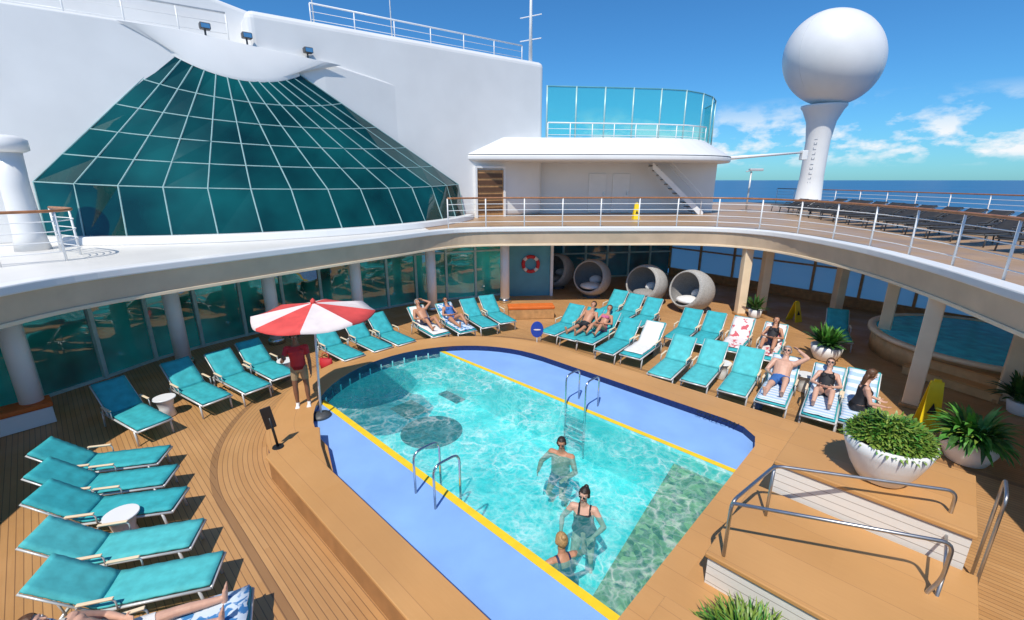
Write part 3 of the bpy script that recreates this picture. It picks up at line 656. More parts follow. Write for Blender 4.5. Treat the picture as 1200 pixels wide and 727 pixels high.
lp=thing('deck_lamp','grey deck lamp on a post beside the stairs','lamp',at(874,248,ZU)); MB().tube([(0,0,0),(0,0,2.2)],.05).build('post',FRAME,lp,True); MB().box((.25,0,2.3),(.75,.25,.14)).build('lamp_head',FRAME,lp,bevel=.03); MB().tube([(-.3,0,2.2),(.3,0,2.3)],.03).build('arm',FRAME,lp)
# ------------------------------------------------------------------ lower window walls
def window_wall(label,pts,z0,z1,gl,fr,step=1.3,transom=2.05,name='window_wall'):
    P=resample(pts,step); c0=P[0].copy(); e=thing(name,label,'windows',(c0.x,c0.y,0))
    for i,(a,b_) in enumerate(zip(P,P[1:])):
        a=a-c0;b_=b_-c0; d=(b_-a); ln=d.length; ang=math.atan2(d.y,d.x); md=(a+b_)/2
        f=MB(); f.box((a.x,a.y,(z0+z1)/2),(.09,.12,z1-z0),ang)
        for z in(z0+.04,transom,z1-.04): f.box((md.x,md.y,z),(ln-.1,.09,.07),ang)
        if z0>0: f.box((md.x,md.y,z0/2),(ln,.1,z0-.002),ang)
        fo_=f.build('window_frame',fr,e)
        nrm=V((-math.sin(ang),math.cos(ang),0))*.02; t=d.normalized()*.05; j=random.uniform(-.012,.012)
        q=MB(); q.add([a+t+nrm*(1+j)+V((0,0,z0+.07)),b_-t+nrm*(1-j)+V((j,0,z0+.07)),b_-t+nrm*(1-j)+V((j*2,j,z1-.07)),a+t+nrm+V((0,0,z1-.07))],[(0,1,2,3)]); q.build('pane',gl,fo_)
    return e
window_wall('dark teal window wall behind the left loungers',[(-13.2,5.0,0),(-11.9,8.2,0),(-10.8,10.4,0),(-10.1,12.6,0),(-8.6,14.6,0),(-6.4,16.5,0),(-4.0,18.5,0),(-.4,19.9,0)],.0,2.64,WING,TFRAME,1.25)
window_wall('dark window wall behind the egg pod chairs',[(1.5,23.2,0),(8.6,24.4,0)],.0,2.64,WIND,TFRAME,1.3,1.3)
window_wall('pale sea side window wall on the right',[(8.6,24.4,0),(21.5,8.25,0)],.35,2.64,SEAG,WOODP,1.7,1.5)
wp=thing('wall_panel','teal blue wall panel holding the life ring','panel',(.75,19.75,0)); MB().box((0,0,1.32),(1.9,.1,2.64),R(5)).build('panel',PANELT,wp); MB().box((1.0,.0,1.32),(.12,.2,2.63),R(5)).build('edge_post',WHITE2,wp)
lr=thing('life_ring','red and white life ring hanging on the teal panel','life ring',(.82,19.62,1.45))
def torus(mb,Rr,r,a0,a1,n,closed):
    rs=[]
    for i in range(n if closed else n+1):
        a=a0+(a1-a0)*i/n; c=V((Rr*math.cos(a),0,Rr*math.sin(a))); rs.append((c,V((math.cos(a),0,math.sin(a)))*r,V((0,1,0))*r))
    return mb.rings(rs,10,True,closed)
torus(MB(),.33,.075,0,2*math.pi,32,True).build('ring',RED,lr,True)
for i in range(4): torus(MB(),.33,.08,i*math.pi/2+.55,i*math.pi/2+1.02,5,False).build('band',WCAN,lr,True)
for i,(x,y) in enumerate(((-10.2,8.7),(-9.2,11.8),(-7.5,13.6),(-5.4,15.3),(-3.15,17.3),(-.3,18.6))):
    c=thing('column','white round column under the upper deck, %s from the left'%ORD[i],'column',(x,y,0),0,'white columns'); MB().lathe([(.19,.18),(.19,2.64)],24).build('shaft',WCOL,c,True); MB().lathe([(.25,0),(.25,.14),(.2,.19)],24).build('foot',STEEL if i else WHITE2,c,True)
for i,(x,y) in enumerate(((8.75,16.7),(9.75,17.1),(12.2,16.4),(11.36,13.1),(9.15,9.4),(11.45,9.55))):
    c=thing('column','cream square column under the right upper deck, '+['at the far corner','just right of the far corner','far one beside the sea windows','beside the whirlpool','tallest and nearest at the deck edge','beside the whirlpool steps'][i],'column',(x,y,0),R(-44 if i>2 else 0),'cream columns'); MB().box((0,0,1.36),(.3,.3,2.55)).build('shaft',CREAM,c,bevel=.02); MB().box((0,0,.045),(.38,.38,.09)).build('foot',WOODP,c,bevel=.01)
# ------------------------------------------------------------------ loungers
protos={}
def lounger(label,foot,dv,back=38,group=None,z=0,mt=TEAL,scl=1.0,frame=FRAME,wd=.58):
    dv=V((dv[0],dv[1],0)).normalized(); rz=math.atan2(dv.y,dv.x); loc=V((foot[0],foot[1],z))-dv*.98*scl
    k=(back,mt.name)
    if k in protos:
        o=copytree(protos[k]); o.location=loc; o.rotation_euler=(0,0,rz); o.scale=(scl,scl,scl); tag(o,label,'sun lounger',group); return o
    e=thing('sun_lounger',label,'sun lounger',loc,rz,group); a=R(back); protos[k]=e; e.scale=(scl,scl,scl)
    def sling(p0,dr,nr,ln,th=.055):
        mb=MB(); n=12; m=7
        for sgn in(1,-1):
            for i in range(n+1):
                t=i/n; edge=min(1,min(t,1-t)*10)
                for j in range(m):
                    y=(j/(m-1)-.5); ey=min(1,(.5-abs(y))*9)
                    h=th*.5*(.55+.45*min(edge,ey))*sgn-(.012*math.cos(math.pi*y))+.004*math.cos(i*math.pi)
                    q=p0+dr*(ln*t)+nr*h; mb.v.append((q.x,y*wd,q.z))
        K=(n+1)*m
        for i in range(n):
            for j in range(m-1): mb.f+=[(i*m+j,i*m+j+1,(i+1)*m+j+1,(i+1)*m+j),(K+i*m+j,K+(i+1)*m+j,K+(i+1)*m+j+1,K+i*m+j+1)]
        for i in range(n):
            for j in(0,m-1): mb.f.append((i*m+j,(i+1)*m+j,K+(i+1)*m+j,K+i*m+j))
        for j in range(m-1):
            for i in(0,n): mb.f.append((i*m+j,i*m+j+1,K+i*m+j+1,K+i*m+j))
        return mb
    bd=V((-math.cos(a),0,math.sin(a))); bn=V((math.sin(a),0,math.cos(a)))
    sling(V((-.245,0,.372)),V((1,0,0)),V((0,0,1)),1.215).build('seat',mt,e,True)
    sling(V((-.25,0,.372)),bd,bn,.80).build('backrest',mt,e,True)
    f=MB(); yy=wd/2+.012
    for y in(-yy,yy): f.tube([(.98,y,.33),(-.62,y,.33)],.02); 
    f.tube([(.98,-yy,.33),(.98,yy,.33)],.02); f.tube([(-.62,-yy,.33),(-.62,yy,.33)],.02)
    t=V((-.25,0,.33))+bd*.82
    f.tube([(-.25,-yy,.33),(t.x,-yy,t.z),(t.x,yy,t.z),(-.25,yy,.33)],.016)
    q=V((-.25,0,.33))+bd*.5
    for y in(-.25,.25): f.tube([(q.x,y,q.z),(-.58,y,.33)],.012)
    f.build('frame',frame,e,True)
    for x in(-.56,.84):
        for y in(-yy,yy): MB().tube([(x,y,.33),(x+(.05 if x>0 else -.05),y,0)],.02).build('leg',frame,e,True)
    for y in(-yy-.03,yy+.03):
        r=MB(); r.tube(fillet([(-.42,y,.33),(-.42,y,.50),(-.02,y,.50),(-.02,y,.33)],.06,3),.011); r=r.build('armrest',frame,e,True); MB().box((-.22,y,.518),(.38,.045,.02)).build('arm_pad',CREAM if mt!=DARKF else DKGREY,r,bevel=.006)
    return e
def towel(label,foot,dv,back,mt,x0=.80,top=.72,w=.54,z=0,hang=0):
    dv=V((dv[0],dv[1],0)).normalized(); rz=math.atan2(dv.y,dv.x); loc=V((foot[0],foot[1],z))-dv*.98; a=R(back)
    prof=[(x0+(-.25-x0)*i/8,.406) for i in range(9)]+[(-.25-math.cos(a)*top*i/6,.406+.01+math.sin(a)*top*i/6) for i in range(1,7)]
    mb=MB(); ny=7; rr=random.Random(len(label))
    for x,zz in prof:
        for j in range(ny): y=(j/(ny-1)-.5)*w; mb.v.append((x+rr.uniform(-.012,.012),y+rr.uniform(-.012,.012),zz+rr.uniform(0,.012)))
    m=len(prof); mb.f=[(i*ny+j,i*ny+j+1,(i+1)*ny+j+1,(i+1)*ny+j) for i in range(m-1) for j in range(ny-1)]
    o=mb.build('towel',mt,None,True); so=o.modifiers.new('s','SOLIDIFY'); so.thickness=.014; so.offset=1; o.location=loc; o.rotation_euler=(0,0,rz); tag(o,label,'towel'); return o
def P2(u,v,z=.35): p=at(u,v,z); return (p.x,p.y)
A=[((182,498),(.87,-.5)),((255,469),(.84,-.54)),((303,456),(.82,-.57)),((334,441),(.8,-.6)),((416,419),(.74,-.67)),((450,409),(.72,-.69)),((477,402),(.70,-.71)),((518,393),(.6,-.8)),((549,389),(.55,-.83)),((575,383),(.5,-.87)),((596,378),(.46,-.89))]
AL=[]
for i,(f,dv) in enumerate(A):
    AL.append(P2(*f)); lounger('teal sun lounger in the row along the left windows, %s from the left'%ORD[i],AL[-1],dv,40,'loungers along the left windows')
Bf=[((-6.16,7.0),(.97,.24)),((-5.62,6.42),(.97,.24)),((-5.06,5.84),(.97,.22)),((-4.33,5.14),(.965,.26)),((-3.68,4.55),(.96,.28)),((-2.95,3.98),(.9,.43))]
for i,(f,dv) in enumerate(Bf):
    lounger('pale teal sun lounger in the left foreground group, %s from the back'%ORD[i],f,dv,36,'loungers in the left foreground',mt=TEAL2 if i>2 else TEAL,scl=.92 if i<5 else 1.0)
dF=(-.62,-.79)
Ff=[(641,391),(664,397),(684,401),(707,413),(738,418),(772,441),(812,449),(857,461),(902,474),(958,491),(1003,499)]
FL=[P2(*f) for f in Ff]
for i,f in enumerate(FL): lounger('teal sun lounger on the sunny right side nearest the pool, %s from the left'%ORD[i],f,dF,42,'loungers right of the pool, front row',mt=TEAL2 if i in(5,6,7) else TEAL)
Rf=[(701,369),(720,375),(742,381),(789,398),(818,403),(853,411),(893,421)]
RL=[P2(*f) for f in Rf]
for i,f in enumerate(RL): lounger('teal sun lounger in the back row right of the pool, %s from the left'%ORD[i],f,dF,42,'loungers right of the pool, back row',mt=TEAL)
lounger('single teal sun lounger standing in shade beside the right columns',P2(985,400),(-.5,-.86),42)
towel('red printed white towel over a back row lounger, left of two',RL[5],dF,42,TOWR); towel('red printed white towel over a back row lounger, right of two',RL[6],dF,42,TOWR)
towel('white towel spread on the fifth lounger right of the pool',FL[4],dF,42,TOWW)
towel('blue striped towel under the reclining man right of the pool',FL[8],dF,42,TOWS,.95); towel('blue striped towel under the woman in a dark swimsuit',FL[9],dF,42,TOWS,.95); towel('blue striped towel under the person in the black top',FL[10],dF,42,TOWS,.95)
towel('white towel under the left sunbather by the windows',AL[7],A[7][1],40,TOWW,.95); towel('pale blue printed towel under the right sunbather by the windows',AL[8],A[8][1],40,TOWB,.95)
towel('blue printed towel on the nearest left foreground lounger',Bf[5][0],Bf[5][1],36,TOWB,.96)
for r in range(2):
    for i in range(15):
        t=i/14; x=12.1+2.9*t+r*2.4; y=10.0+16.5*t+random.uniform(-.1,.1)
        lounger('dark sun lounger on the upper deck, %s from the near end of the %s row'%(ORD[i],['inner','outer'][r]),(x,y),(-.97,-.2-.1*random.random()),24,'dark loungers on the upper deck',z=ZU,mt=DARKF,frame=DKGREY)
for lab,u,v in(('first lounger gap by the left windows',197,487),('nearest group of foreground loungers',150,632),('umbrella',337,440),('towel covered lounger right of the pool',845,443),('reclining man right of the pool',941,458),('dark swimsuit woman',990,478)):
    p=at(u,v,0); t=thing('side_table','white barrel side table beside the %s'%lab,'side table',p,0,'white side tables'); MB().lathe([(.14,0),(.17,.02),(.13,.2),(.17,.39),(.2,.41)],24).build('base',WHITE2,t,True); MB().lathe([(.21,.412),(.215,.425),(.21,.44)],24).build('top',WHITE2,t,True)
# egg pods
for i,(u,v) in enumerate(((652,337),(693,347),(756,356),(808,365))):
    p=at(u,v,0); e=thing('egg_pod_chair','round grey wicker pod chair in the shade, %s from the left'%ORD[i],'pod chair',p,0,'wicker pod chairs'); aa=R((-128,-122,-138,-150)[i]); ax=V((math.cos(aa),math.sin(aa),.28)).normalized(); C0=V((0,0,.84)); x=ax.orthogonal().normalized(); y=ax.cross(x)
    def sh(Rr,a0,a1,n=14): return [(C0+ax*Rr*1.1*math.cos(R(t)),x*Rr*math.sin(R(t)),y*Rr*math.sin(R(t))) for t in np.linspace(a0,a1,n)]
    MB().rings(sh(.82,176,58)+sh(.76,59,63,2),28,cap=False).build('shell',WICK,e,True,recalc=True)
    MB().rings(sh(.775,176,60),28,cap=False).build('lining',WICKD,e,True)
    MB().tube([C0+ax*.79*1.1*math.cos(R(58.5))+(x*math.cos(a)+y*math.sin(a))*.79*math.sin(R(58.5)) for a in np.linspace(0,2*math.pi,37)[:-1]],.03,8,True).build('rim',WICK,e,True)
    MB().ell(C0+V((0,0,-.38))+ax*.1,V((.5,0,0)),V((0,.5,0)),V((0,0,.14)),20).build('cushion',TOWW if i%2 else WICKD,e,True); MB().ell(C0-ax*.45+V((0,0,-.05)),V((.3,0,0)),V((0,.15,0)),V((0,0,.2)),14).build('pillow',TOWW,e,True); MB().lathe([(.4,0),(.36,.1)],24).build('foot',DKGREY,e)
def bench(label,p,rz,w,mt,bm):
    e=thing('bench',label,'bench',p,rz); MB().box((0,0,.19),(w,.5,.36)).build('base',bm,e,bevel=.01); MB().box((0,0,.43),(w+.04,.54,.11)).build('cushion',mt,e,bevel=.03)
bench('orange cushioned bench at the far left edge by the column',at(2,508,0),R(50),1.6,ORANGE,WHITE2); bench('orange bench below the life ring panel',at(622,372,0),R(5),1.7,ORANGE,WOODP)
# umbrella
um=thing('parasol','red and white parasol standing at the rounded pool end','parasol',(-4.07,8.64,ZL))
MB().tube([(0,0,0),(.06,.16,2.5)],.024,10).build('pole',WHITE2,um,True); MB().lathe([(.2,0),(.2,.05),(.05,.09)],20).build('base',DKGREY,um,True)
cc=V((.06,.16,0)); RR=1.19; ZA=2.47; DR=.22
for i in range(8):
    a0=i*math.pi/4+.2; a1=a0+math.pi/4; mb=MB(); n=5
    for j in range(n+1):
        t=j/n; zz=ZA-DR*t**1.05
        for q in range(5):
            a=a0+(a1-a0)*q/4; sag=1-.05*t*math.sin(math.pi*q/4); mb.v.append(cc+V((RR*t*sag*math.cos(a),RR*t*sag*math.sin(a),zz-.045*t*math.sin(math.pi*q/4))))
    for q in range(5):
        a=a0+(a1-a0)*q/4; sag=1-.05*math.sin(math.pi*q/4); mb.v.append(cc+V((RR*sag*math.cos(a),RR*sag*math.sin(a),ZA-DR-.045*math.sin(math.pi*q/4)-.05)))
    mb.f=[(j*5+q,j*5+q+1,j*5+q+6,j*5+q+5) for j in range(n+1) for q in range(4)]
    mb.build('canopy_panel',RCAN if i%2 else WCAN,um,True,recalc=False)
    MB().tube([cc+V((0,0,ZA-.06)),cc+V((RR*math.cos(a0)*.98,RR*math.sin(a0)*.98,ZA-DR-.03))],.008,5).build('rib',FRAME,um)
MB().lathe([(.05,ZA-.02),(.05,ZA+.05),(.0,ZA+.1)],12,cc).build('finial',RCAN,um,True)
# signs
sg=thing('round_sign','round dark blue sign on a thin stand at the far pool end','sign',at(629,412,0)+V((0,0,0))); MB().lathe([(.16,0),(.16,.02),(.03,.04)],16).build('foot',DKGREY,sg,True); MB().tube([(0,0,.03),(0,0,.7)],.02).build('post',FRAME,sg,True); MB().rings([(V((0,.02,.7)),V((.19,0,0)),V((0,0,.25))),(V((0,-.02,.7)),V((.19,0,0)),V((0,0,.25)))],24).build('disc',BLUE,sg,bevel=.005)
MB().rings([(V((0,-.021,.7)),V((.11,0,0)),V((0,0,.02))),(V((0,-.025,.7)),V((.11,0,0)),V((0,0,.02)))],16).build('white_mark',WCAN,sg)
pz_=at(326,524,ZB); s2=thing('paddle_sign','black paddle shaped sign standing at the left pool corner','sign',pz_,R(35)); MB().tube([(0,0,0),(-.06,0,.6)],.022).build('post',BLACK,s2,True); MB().box((-.08,0,.6),(.17,.03,.42),M=Matrix.Rotation(R(-8),3,'Y')).build('panel',BLACK,s2,bevel=.02); MB().lathe([(.1,0),(.09,.02)],16).build('foot',BLACK,s2)
def wet(label,p,rz,s=1.0,tall=1.0):
    e=thing('wet_floor_sign',label,'sign',p,rz,'yellow floor signs')
    for sg_ in(-1,1):
        mb=MB(); v=[]
        for x,z in((-.15,0),(.15,0),(.09,.62),(-.09,.62)):
            for th in(-.008,.008): v.append((x*s,(sg_*(.17-.155*z/.62)+th)*s,z*s*tall))
        mb.add(v,[(0,2,4,6),(1,7,5,3),(0,1,3,2),(2,3,5,4),(4,5,7,6),(6,7,1,0)]); o=mb.build('panel',YSIGN,e)
        mb=MB(); mb.add([((-.07)*s,sg_*(.135)*s*1.0,.22*s*tall),(.07*s,sg_*.135*s,.22*s*tall),(0,sg_*.106*s,.36*s*tall)],[(0,1,2)]); mb.build('triangle_mark',BLACK,o)
    MB().box((0,0,.63*s*tall),(.1*s,.05*s,.05*s)).build('handle',YSIGN,e)
wet('yellow floor sign beside the far right columns',at(930,376,0),R(20),1.15); wet('yellow floor sign by the nearest cream column',at(1084,500,0),R(-30),1.15,1.45); wet('yellow floor sign on the upper deck near the stairs',at(745,257,ZU),0,1.0,1.15)
# ------------------------------------------------------------------ platforms
def swp(name,s0,s1,w0,w1,z1,label,z0=.0):
    c=SW((s0+s1)/2,(w0+w1)/2,0); e=thing(name,label,'platform',c,R(-43.95)); a,b=(s1-s0),(w1-w0)
    MB().box((0,0,(z1-.06+z0)/2),(a-.06,b-.06,z1-.06-z0)).build('slatted_side',SLAT,e); MB().box((0,0,z1-.03),(a,b,.06)).build('top',PLAT,e,bevel=.012); return e
ZLO,ZHI=.74,1.2
swp('raised_platform',-1.38,.95,4.74,6.52,ZLO,'lower tan platform with white slatted side and steel handrail'); swp('raised_platform',-1.18,.86,6.55,8.05,ZHI,'higher tan platform carrying the big white bowl planter')
pA,pB,pC=at(858,588,1.5),at(908,546,1.5),at(1122,576,1.5); pD=at(1118,637,1.42)
HO=V((pA.x,pA.y,ZLO))
hr=thing('handrail','looped stainless steel handrail around the lower tan platform','handrail',HO)
def dz(p,z): return V((p.x,p.y,z))
pE=at(1082,705,.62)
MB().tube(fillet([dz(pA,ZLO)-HO,pA-HO,pB-HO,pC-HO,dz(pC,ZLO)-HO],.12),.021,10).build('rail',STEEL2,hr,True)
MB().tube(fillet([pA-HO-V((0,0,.02)),pD-HO,dz(pD,.95)-HO,pE-HO+V((0,0,.12)),pE-HO],.12),.021,10).build('rail',STEEL2,hr,True)
MB().tube([dz(pD,1.0)-HO,dz(pD,0)-HO],.019,10).build('post',STEEL2,hr,True)
MB().tube([pB-HO,dz(pB,ZLO)-HO],.019,10).build('post',STEEL2,hr,True)
MB().tube([dz(pD,1.05)-HO,dz(pC,1.05)-HO],.015,8).build('lower_rail',STEEL2,hr,True)
h2=thing('grab_rail','short stainless grab rail beside the high platform','handrail',SW(1.04,7.1,0)); MB().tube(fillet([(0,0,0),(0,0,1.5),(.35,.35,1.5),(.35,.35,0)],.12),.019,10).build('rail',STEEL2,h2,True); MB().lathe([(.06,0),(.05,.02)],12).build('foot_plate',STEEL,h2)
# plants
def leafstrip(mb,base,az,el,ln,wd,droop,seg=6):
    d=V((math.cos(az)*math.cos(el),math.sin(az)*math.cos(el),math.sin(el))); p=V(base); side=V((-math.sin(az),math.cos(az),0)); o=len(mb.v)
    for i in range(seg+1):
        t=i/seg; w=wd*max(.06,math.sin(math.pi*(.12+.88*t))**.8); mb.v+= [tuple(p-side*w),tuple(p+side*w)]
        p=p+d*(ln/seg); d=(d+V((0,0,-droop/seg))).normalized()
    mb.f+=[(o+2*i,o+2*i+1,o+2*i+3,o+2*i+2) for i in range(seg)]
def plant(label,p,pot,foliage,name='potted_plant',mound=0):
    e=thing(name,label,'plant',p); MB().lathe(pot,64).build('pot',WHITE2,e,True); zt=max(z for r,z in pot); rt=max(r for r,z in pot)
    MB().lathe([(rt*.86,zt-.05),(rt*.86,zt-.04)],24).build('soil',SOIL,e)
    for mt,n,rad,ln,wd,el,dr in foliage:
        mb=MB()
        for i in range(n):
            a=random.uniform(0,6.28); q=rad*math.sqrt(random.random()); hz=mound*max(0,1-(q/rad)**2)*random.uniform(.55,1.08)+(mound*.12*math.sin(a*3+q*9) if mound else 0)
            leafstrip(mb,(q*math.cos(a),q*math.sin(a),zt-.06+random.uniform(0,.06)+hz),a+random.uniform(-.9,.9),random.uniform(*el),ln*random.uniform(.6,1.15),wd,dr*random.uniform(.7,1.3))
        mb.build('foliage',mt,e,recalc=False)
bp=at(1030,560,ZHI)
plant('big white tapered planter full of yellow green leaves on the high platform',bp,[(.20,0),(.26,.03),(.36,.20),(.45,.44),(.49,.60),(.46,.61),(.43,.55)],[(LEAF2,1700,.44,.11,.015,(.1,1.5),1.2),(LEAF3,700,.42,.11,.015,(.1,1.5),1.2),(LEAF,500,.40,.10,.016,(0,1.4),1.2)],mound=.26)
plant('bright green fern in a round white pot at the right edge',at(1130,540,0),[(.24,0),(.29,.03),(.40,.28),(.42,.50),(.39,.51)],[(LEAF3,170,.2,.62,.045,(.4,1.45),1.7),(LEAF,60,.2,.6,.04,(.3,1.3),1.5),(LEAF2,50,.2,.58,.035,(.7,1.4),1.4)])
plant('broad leaved plant in a round white pot beside the right columns',at(966,421,0),[(.22,0),(.28,.03),(.38,.25),(.40,.42),(.37,.43)],[(LEAF,80,.15,.6,.06,(.6,1.5),1.1),(LEAF3,50,.15,.65,.05,(.9,1.5),.9)])
plant('small leafy plant in a pot by the far corner column',at(884,372,0),[(.16,0),(.2,.03),(.24,.3),(.22,.31)],[(LEAF,60,.1,.6,.045,(.7,1.5),1.1)])
plant('grassy plant in a low pot at the bottom edge of the view',V((2.42,3.42,0)),[(.34,0),(.40,.03),(.5,.3),(.48,.31)],[(LEAF2,800,.46,.32,.012,(.5,1.5),1.5),(LEAF3,420,.44,.3,.013,(.4,1.5),1.4)],mound=.16)
plant('dark leafy plant in a pot near the whirlpool steps at the right edge',at(1195,485,0),[(.18,0),(.22,.03),(.27,.3),(.25,.31)],[(LEAF,90,.15,.7,.05,(.6,1.5),1.2)])
# whirlpool
wh=thing('whirlpool','round raised whirlpool tub with wooden side under the right deck','whirlpool',(13.3,12.0,0)); 
MB().lathe([(2.5,0),(2.5,.58)],48).build('side',TANW,wh,True)
MB().lathe([(2.62,.585),(2.62,.68),(2.42,.68),(2.42,.60)],48).build('rim',CREAM,wh,True)
WW=mat('whirlpool_water',(.06,.66,.92),.25,0,.3,3,.5,5); WW.node_tree.nodes['Principled BSDF'].inputs['Specular IOR Level'].default_value=.12; MB().lathe([(2.41,.635),(2.41,.655)],48).build('water',WW,wh)
for i in range(2):
    t=thing('wooden_step','wooden step leading up to the whirlpool, %s one'%['lower','upper'][i],'step',(11.0+.33*i,10.4+.13*i,0),R(25),'whirlpool steps'); MB().box((0,0,.12+.12*i),(.34,1.9,.24+.24*i-.03)).build('riser',TANW,t); MB().box((0,0,.24+.24*i),(.38,1.94,.04)).build('tread',PLAT,t,bevel=.006)
for lab,u,v,mt in(('dark beach bag on the deck beside the towel lounger',760,415,C_NAVY),('red beach bag beside the window loungers',383,432,C_RED),('blue beach bag beside the reclining man',888,478,C_BLUE)):
    e=thing('beach_bag',lab,'bag',at(u,v,0),random.uniform(0,3)); MB().rings([(V((0,0,.0)),V((.17,0,0)),V((0,.09,0))),(V((0,0,.14)),V((.2,0,0)),V((0,.1,0))),(V((0,0,.3)),V((.19,0,0)),V((0,.05,0)))],16).build('bag_body',mt,e,True); MB().tube(fillet([(-.1,0,.28),(-.1,0,.46),(.1,0,.46),(.1,0,.28)],.08),.01).build('strap',mt,e,True)
# ------------------------------------------------------------------ people placement
def lz(foot,dv): 
    dv=V((dv[0],dv[1],0)).normalized(); return V((foot[0],foot[1],0))-dv*.98, math.atan2(dv.y,dv.x)
def rec(back=40,legs='bent',arms='side',z=.53):
    a=R(back); T=(-math.cos(a),0,math.sin(a))
    L1={'bent':((.85,.14,.45),(.86,0,-.48),(.9,0,.3)),'flat':((1,.12,-.02),(1,.02,-.08),(.3,.1,1)),'one':((.85,.14,.45),(.86,0,-.48),(.9,0,.3))}[legs]
    L2={'bent':((.87,-.12,.40),(.88,0,-.44),(.9,0,.3)),'flat':((1,-.12,-.02),(1,-.02,-.08),(.3,-.1,1)),'one':((1,-.12,-.02),(1,-.02,-.08),(.3,-.1,1))}[legs]
    if arms=='side': aL=((.55,.32,-.62),(.8,-.1,-.1)); aR=((.55,-.32,-.62),(.8,.1,-.1))
    elif arms=='lap': aL=((.55,.3,-.5),(.75,-.62,.1)); aR=((.55,-.3,-.5),(.75,.62,.1))
    else: aL=((-.2,.75,.6),(-.55,-.7,.3)); aR=((.55,-.3,-.55),(.8,.3,.1))
    return dict(pelvis=(-.17,0,z),torso=T,neck=(-math.cos(a+.35),0,math.sin(a+.35)),armL=aL,armR=aR,legL=L1,legR=L2)
def sit(label,foot,dv,**kw): 
    l,r=lz(foot,dv); return person(label,l,r,**kw)
sit('sunbather in dark shorts reclining on the white towel by the windows',AL[7],A[7][1],H=1.75,pose=rec(40,'bent','up'),skin=SK_TAN,hair=H_GREY,clothes=[('shorts',C_NAVY,shorts)],vox=.01)
sit('sunbather in a blue swimsuit reclining on the printed towel by the windows',AL[8],A[8][1],H=1.65,pose=rec(40,'one','lap'),skin=SK_TAN,hair=H_BROWN,hs='bun',fem=True,clothes=[('swimsuit',C_BLUE,onepiece)],vox=.01,shades=True)
sit('sunbather in dark shorts on the second lounger right of the pool',FL[1],dF,H=1.75,pose=rec(42,'flat','side'),skin=SK_TAN,hair=H_DARK,clothes=[('shorts',C_BLACK,shorts)],vox=.01)
sit('sunbather in a pink bikini on the third lounger right of the pool',FL[2],dF,H=1.65,pose=rec(42,'bent','lap'),skin=SK_TAN,hair=H_BROWN,hs='bun',fem=True,clothes=[('bikini_bottom',C_PINK,bik_b),('bikini_top',C_PINK,bik_t)],vox=.01)
sit('shirtless man in blue shorts reclining on a striped towel right of the pool',FL[8],dF,H=1.78,fat=1.25,pose=rec(42,'one','up'),skin=SK_PALE,hair=H_GREY,clothes=[('shorts',C_BLUE,shorts)],vox=.009,shades=True)
sit('woman in a dark swimsuit reclining on a striped towel right of the pool',FL[9],dF,H=1.66,fat=1.15,pose=rec(42,'bent','lap'),skin=SK_PALE,hair=H_BROWN,hs='bun',fem=True,clothes=[('swimsuit',C_BLACK,onepiece)],vox=.009,shades=True)
l,r=lz(FL[10],dF)
person('person in a black sleeveless top seated sideways on the last lounger right of the pool',l+V((dF[0],dF[1],0))*.30,R(-25),H=1.68,fat=1.2,pose=dict(pelvis=(-.02,0,.52),torso=(.12,0,1),neck=(.3,0,1),armL=((.3,.3,-1),(.85,-.3,-.2)),armR=((.3,-.3,-1),(.85,.3,-.2)),legL=((.98,.14,-.08),(.1,0,-1)),legR=((.98,-.14,-.08),(.05,0,-1))),skin=SK_PALE,hair=H_BROWN,hs='long',fem=True,clothes=[('top',C_BLACK,vest),('shorts',C_BLACK,shorts)],vox=.009)
sit('person in a dark top reclining on the red printed towel in the back row',RL[6],dF,H=1.7,pose=rec(42,'bent','lap'),skin=SK_TAN,hair=H_DARK,hs='long',fem=True,clothes=[('top',C_BLACK,vest),('shorts',C_NAVY,shorts)],vox=.01)
sit('person in white shorts with bare legs lying on the nearest left lounger',Bf[5][0],Bf[5][1],H=1.72,pose=rec(36,'flat','lap'),skin=SK_PALE,hair=H_BROWN,clothes=[('shorts',C_WHITE,shorts)],vox=.008)
pa=at(356,474,ZC)
person('attendant in a red shirt standing beside the parasol',pa,R(-70),H=1.64,pose=dict(pelvis=(0,0,.885),armL=((.1,.15,-1),(.35,.05,-.9)),armR=((.45,-.35,-.8),(.8,.25,.45)),legL=((.02,.07,-1),(-.02,0,-1)),legR=((.05,-.07,-1),(-.06,0,-1)),neck=(.08,0,1)),skin=SK_DARK,hair=H_DARK,clothes=[('shirt',C_RED,shirt),('shorts',C_KHAKI,shorts),('shoes',C_WHITE,shoes)],vox=.008)
def pool_p(u,v): p=at(u,v,ZW); return V((p.x,p.y,DEP))
person('man with short dark hair standing chest deep in the pool',pool_p(658,530),R(-118),H=1.62,fat=1.4,pose=dict(pelvis=(0,0,.68),torso=(.12,.05,1),neck=(.12,0,1),face=(1,.25,0),armL=((.5,.5,-.7),(.8,-.35,-.05)),armR=((.3,-.6,-.7),(.85,.15,-.15)),legL=((.75,.15,-.8),(-.7,0,-.75)),legR=((.75,-.15,-.8),(-.7,0,-.75))),skin=SK_TAN,hair=H_DARK,clothes=[('shorts',C_NAVY,shorts)],vox=.008,shades=True)
person('woman in a black swimsuit standing waist deep in the pool',pool_p(686,598),R(-108),H=1.62,fat=1.4,pose=dict(pelvis=(0,0,.75),torso=(.06,-.06,1),neck=(.1,.05,1),face=(1,-.2,0),armL=((.3,.6,-.75),(.75,-.5,-.15)),armR=((.1,-.55,-.8),(.8,.1,-.3)),legL=((.6,.14,-.9),(-.6,0,-.85)),legR=((.6,-.14,-.9),(-.6,0,-.85))),skin=SK_PALE,hair=H_DARK,hs='bun',fem=True,clothes=[('swimsuit',C_BLACK,onepiece)],vox=.007,shades=True)
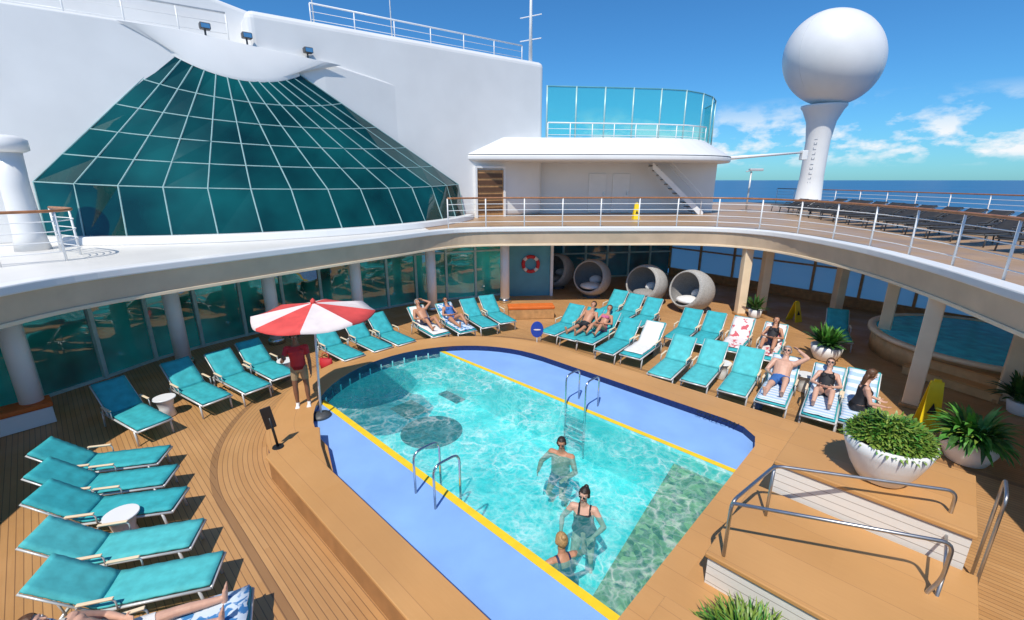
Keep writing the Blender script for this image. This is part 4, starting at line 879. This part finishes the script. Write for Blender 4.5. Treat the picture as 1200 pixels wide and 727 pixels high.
person('blond woman leaning forward in the pool with arms spread',pool_p(662,658),R(112),H=1.60,fat=1.3,pose=dict(pelvis=(-.05,0,.70),torso=(.3,0,1),neck=(.12,0,1),armL=((.2,1,-.38),(.25,1,-.08)),armR=((.35,-.9,-.45),(.7,-.4,-.08)),legL=((.7,.15,-1),(-.6,0,-1)),legR=((.7,-.15,-1),(-.6,0,-1))),skin=SK_TAN,hair=H_BLOND,hs='bun',fem=True,clothes=[('swimsuit',C_NAVY,onepiece)],vox=.007)
# ------------------------------------------------------------------ world, sun, camera
w=bpy.data.worlds.new('World'); sc.world=w; w.use_nodes=True; nt=w.node_tree; bg=nt.nodes['Background']
EL=R(56); hx,hy=-.30,-.954
sky=nt.nodes.new('ShaderNodeTexSky'); sky.sky_type='NISHITA'; sky.sun_disc=False; sky.sun_elevation=EL; sky.sun_rotation=math.atan2(hx,hy)%(2*math.pi); sky.ozone_density=2.5; sky.dust_density=.3
tc=nt.nodes.new('ShaderNodeTexCoord').outputs['Generated']; sp=nt.nodes.new('ShaderNodeSeparateXYZ'); nt.links.new(tc,sp.inputs[0]); z=sp.outputs[2]
mp=nt.nodes.new('ShaderNodeMapping'); mp.inputs['Scale'].default_value=(1,1,2.2); nt.links.new(tc,mp.inputs[0])
n1=noise(nt,mp.outputs[0],11,8,.58); msk=mth(nt,'MULTIPLY',mr(nt,z,.02,.04),mr(nt,z,.07,.14,1,0)); 
cl=mth(nt,'MULTIPLY',mr(nt,n1,.48,.60),msk)
tint=mixc(nt,1.0,sky.outputs[0],(.30,.72,1.06),'MULTIPLY')
sc_=mixc(nt,cl,tint,(7.4,7.7,8.0)); nt.links.new(sc_,bg.inputs[0]); bg.inputs[1].default_value=.125
sl=bpy.data.lights.new('sun','SUN'); sl.energy=4.3; sl.angle=R(.5); sl.color=(1,.94,.84); so=bpy.data.objects.new('sun',sl); COL.objects.link(so)
tosun=V((hx*math.cos(EL),hy*math.cos(EL),math.sin(EL))); so.rotation_euler=tosun.to_track_quat('Z','Y').to_euler(); so.location=(0,0,40)
cam=bpy.data.cameras.new('camera'); cam.lens=36*F0/1200; cam.sensor_width=36; cam.clip_end=80000; cam.clip_start=.05
cob=bpy.data.objects.new('camera',cam); COL.objects.link(cob); cob.location=(0,0,HC); cob.rotation_euler=(R(90)-TH,0,0); sc.camera=cob
sc.view_settings.view_transform='Standard'; sc.view_settings.look='None'; sc.view_settings.exposure=0
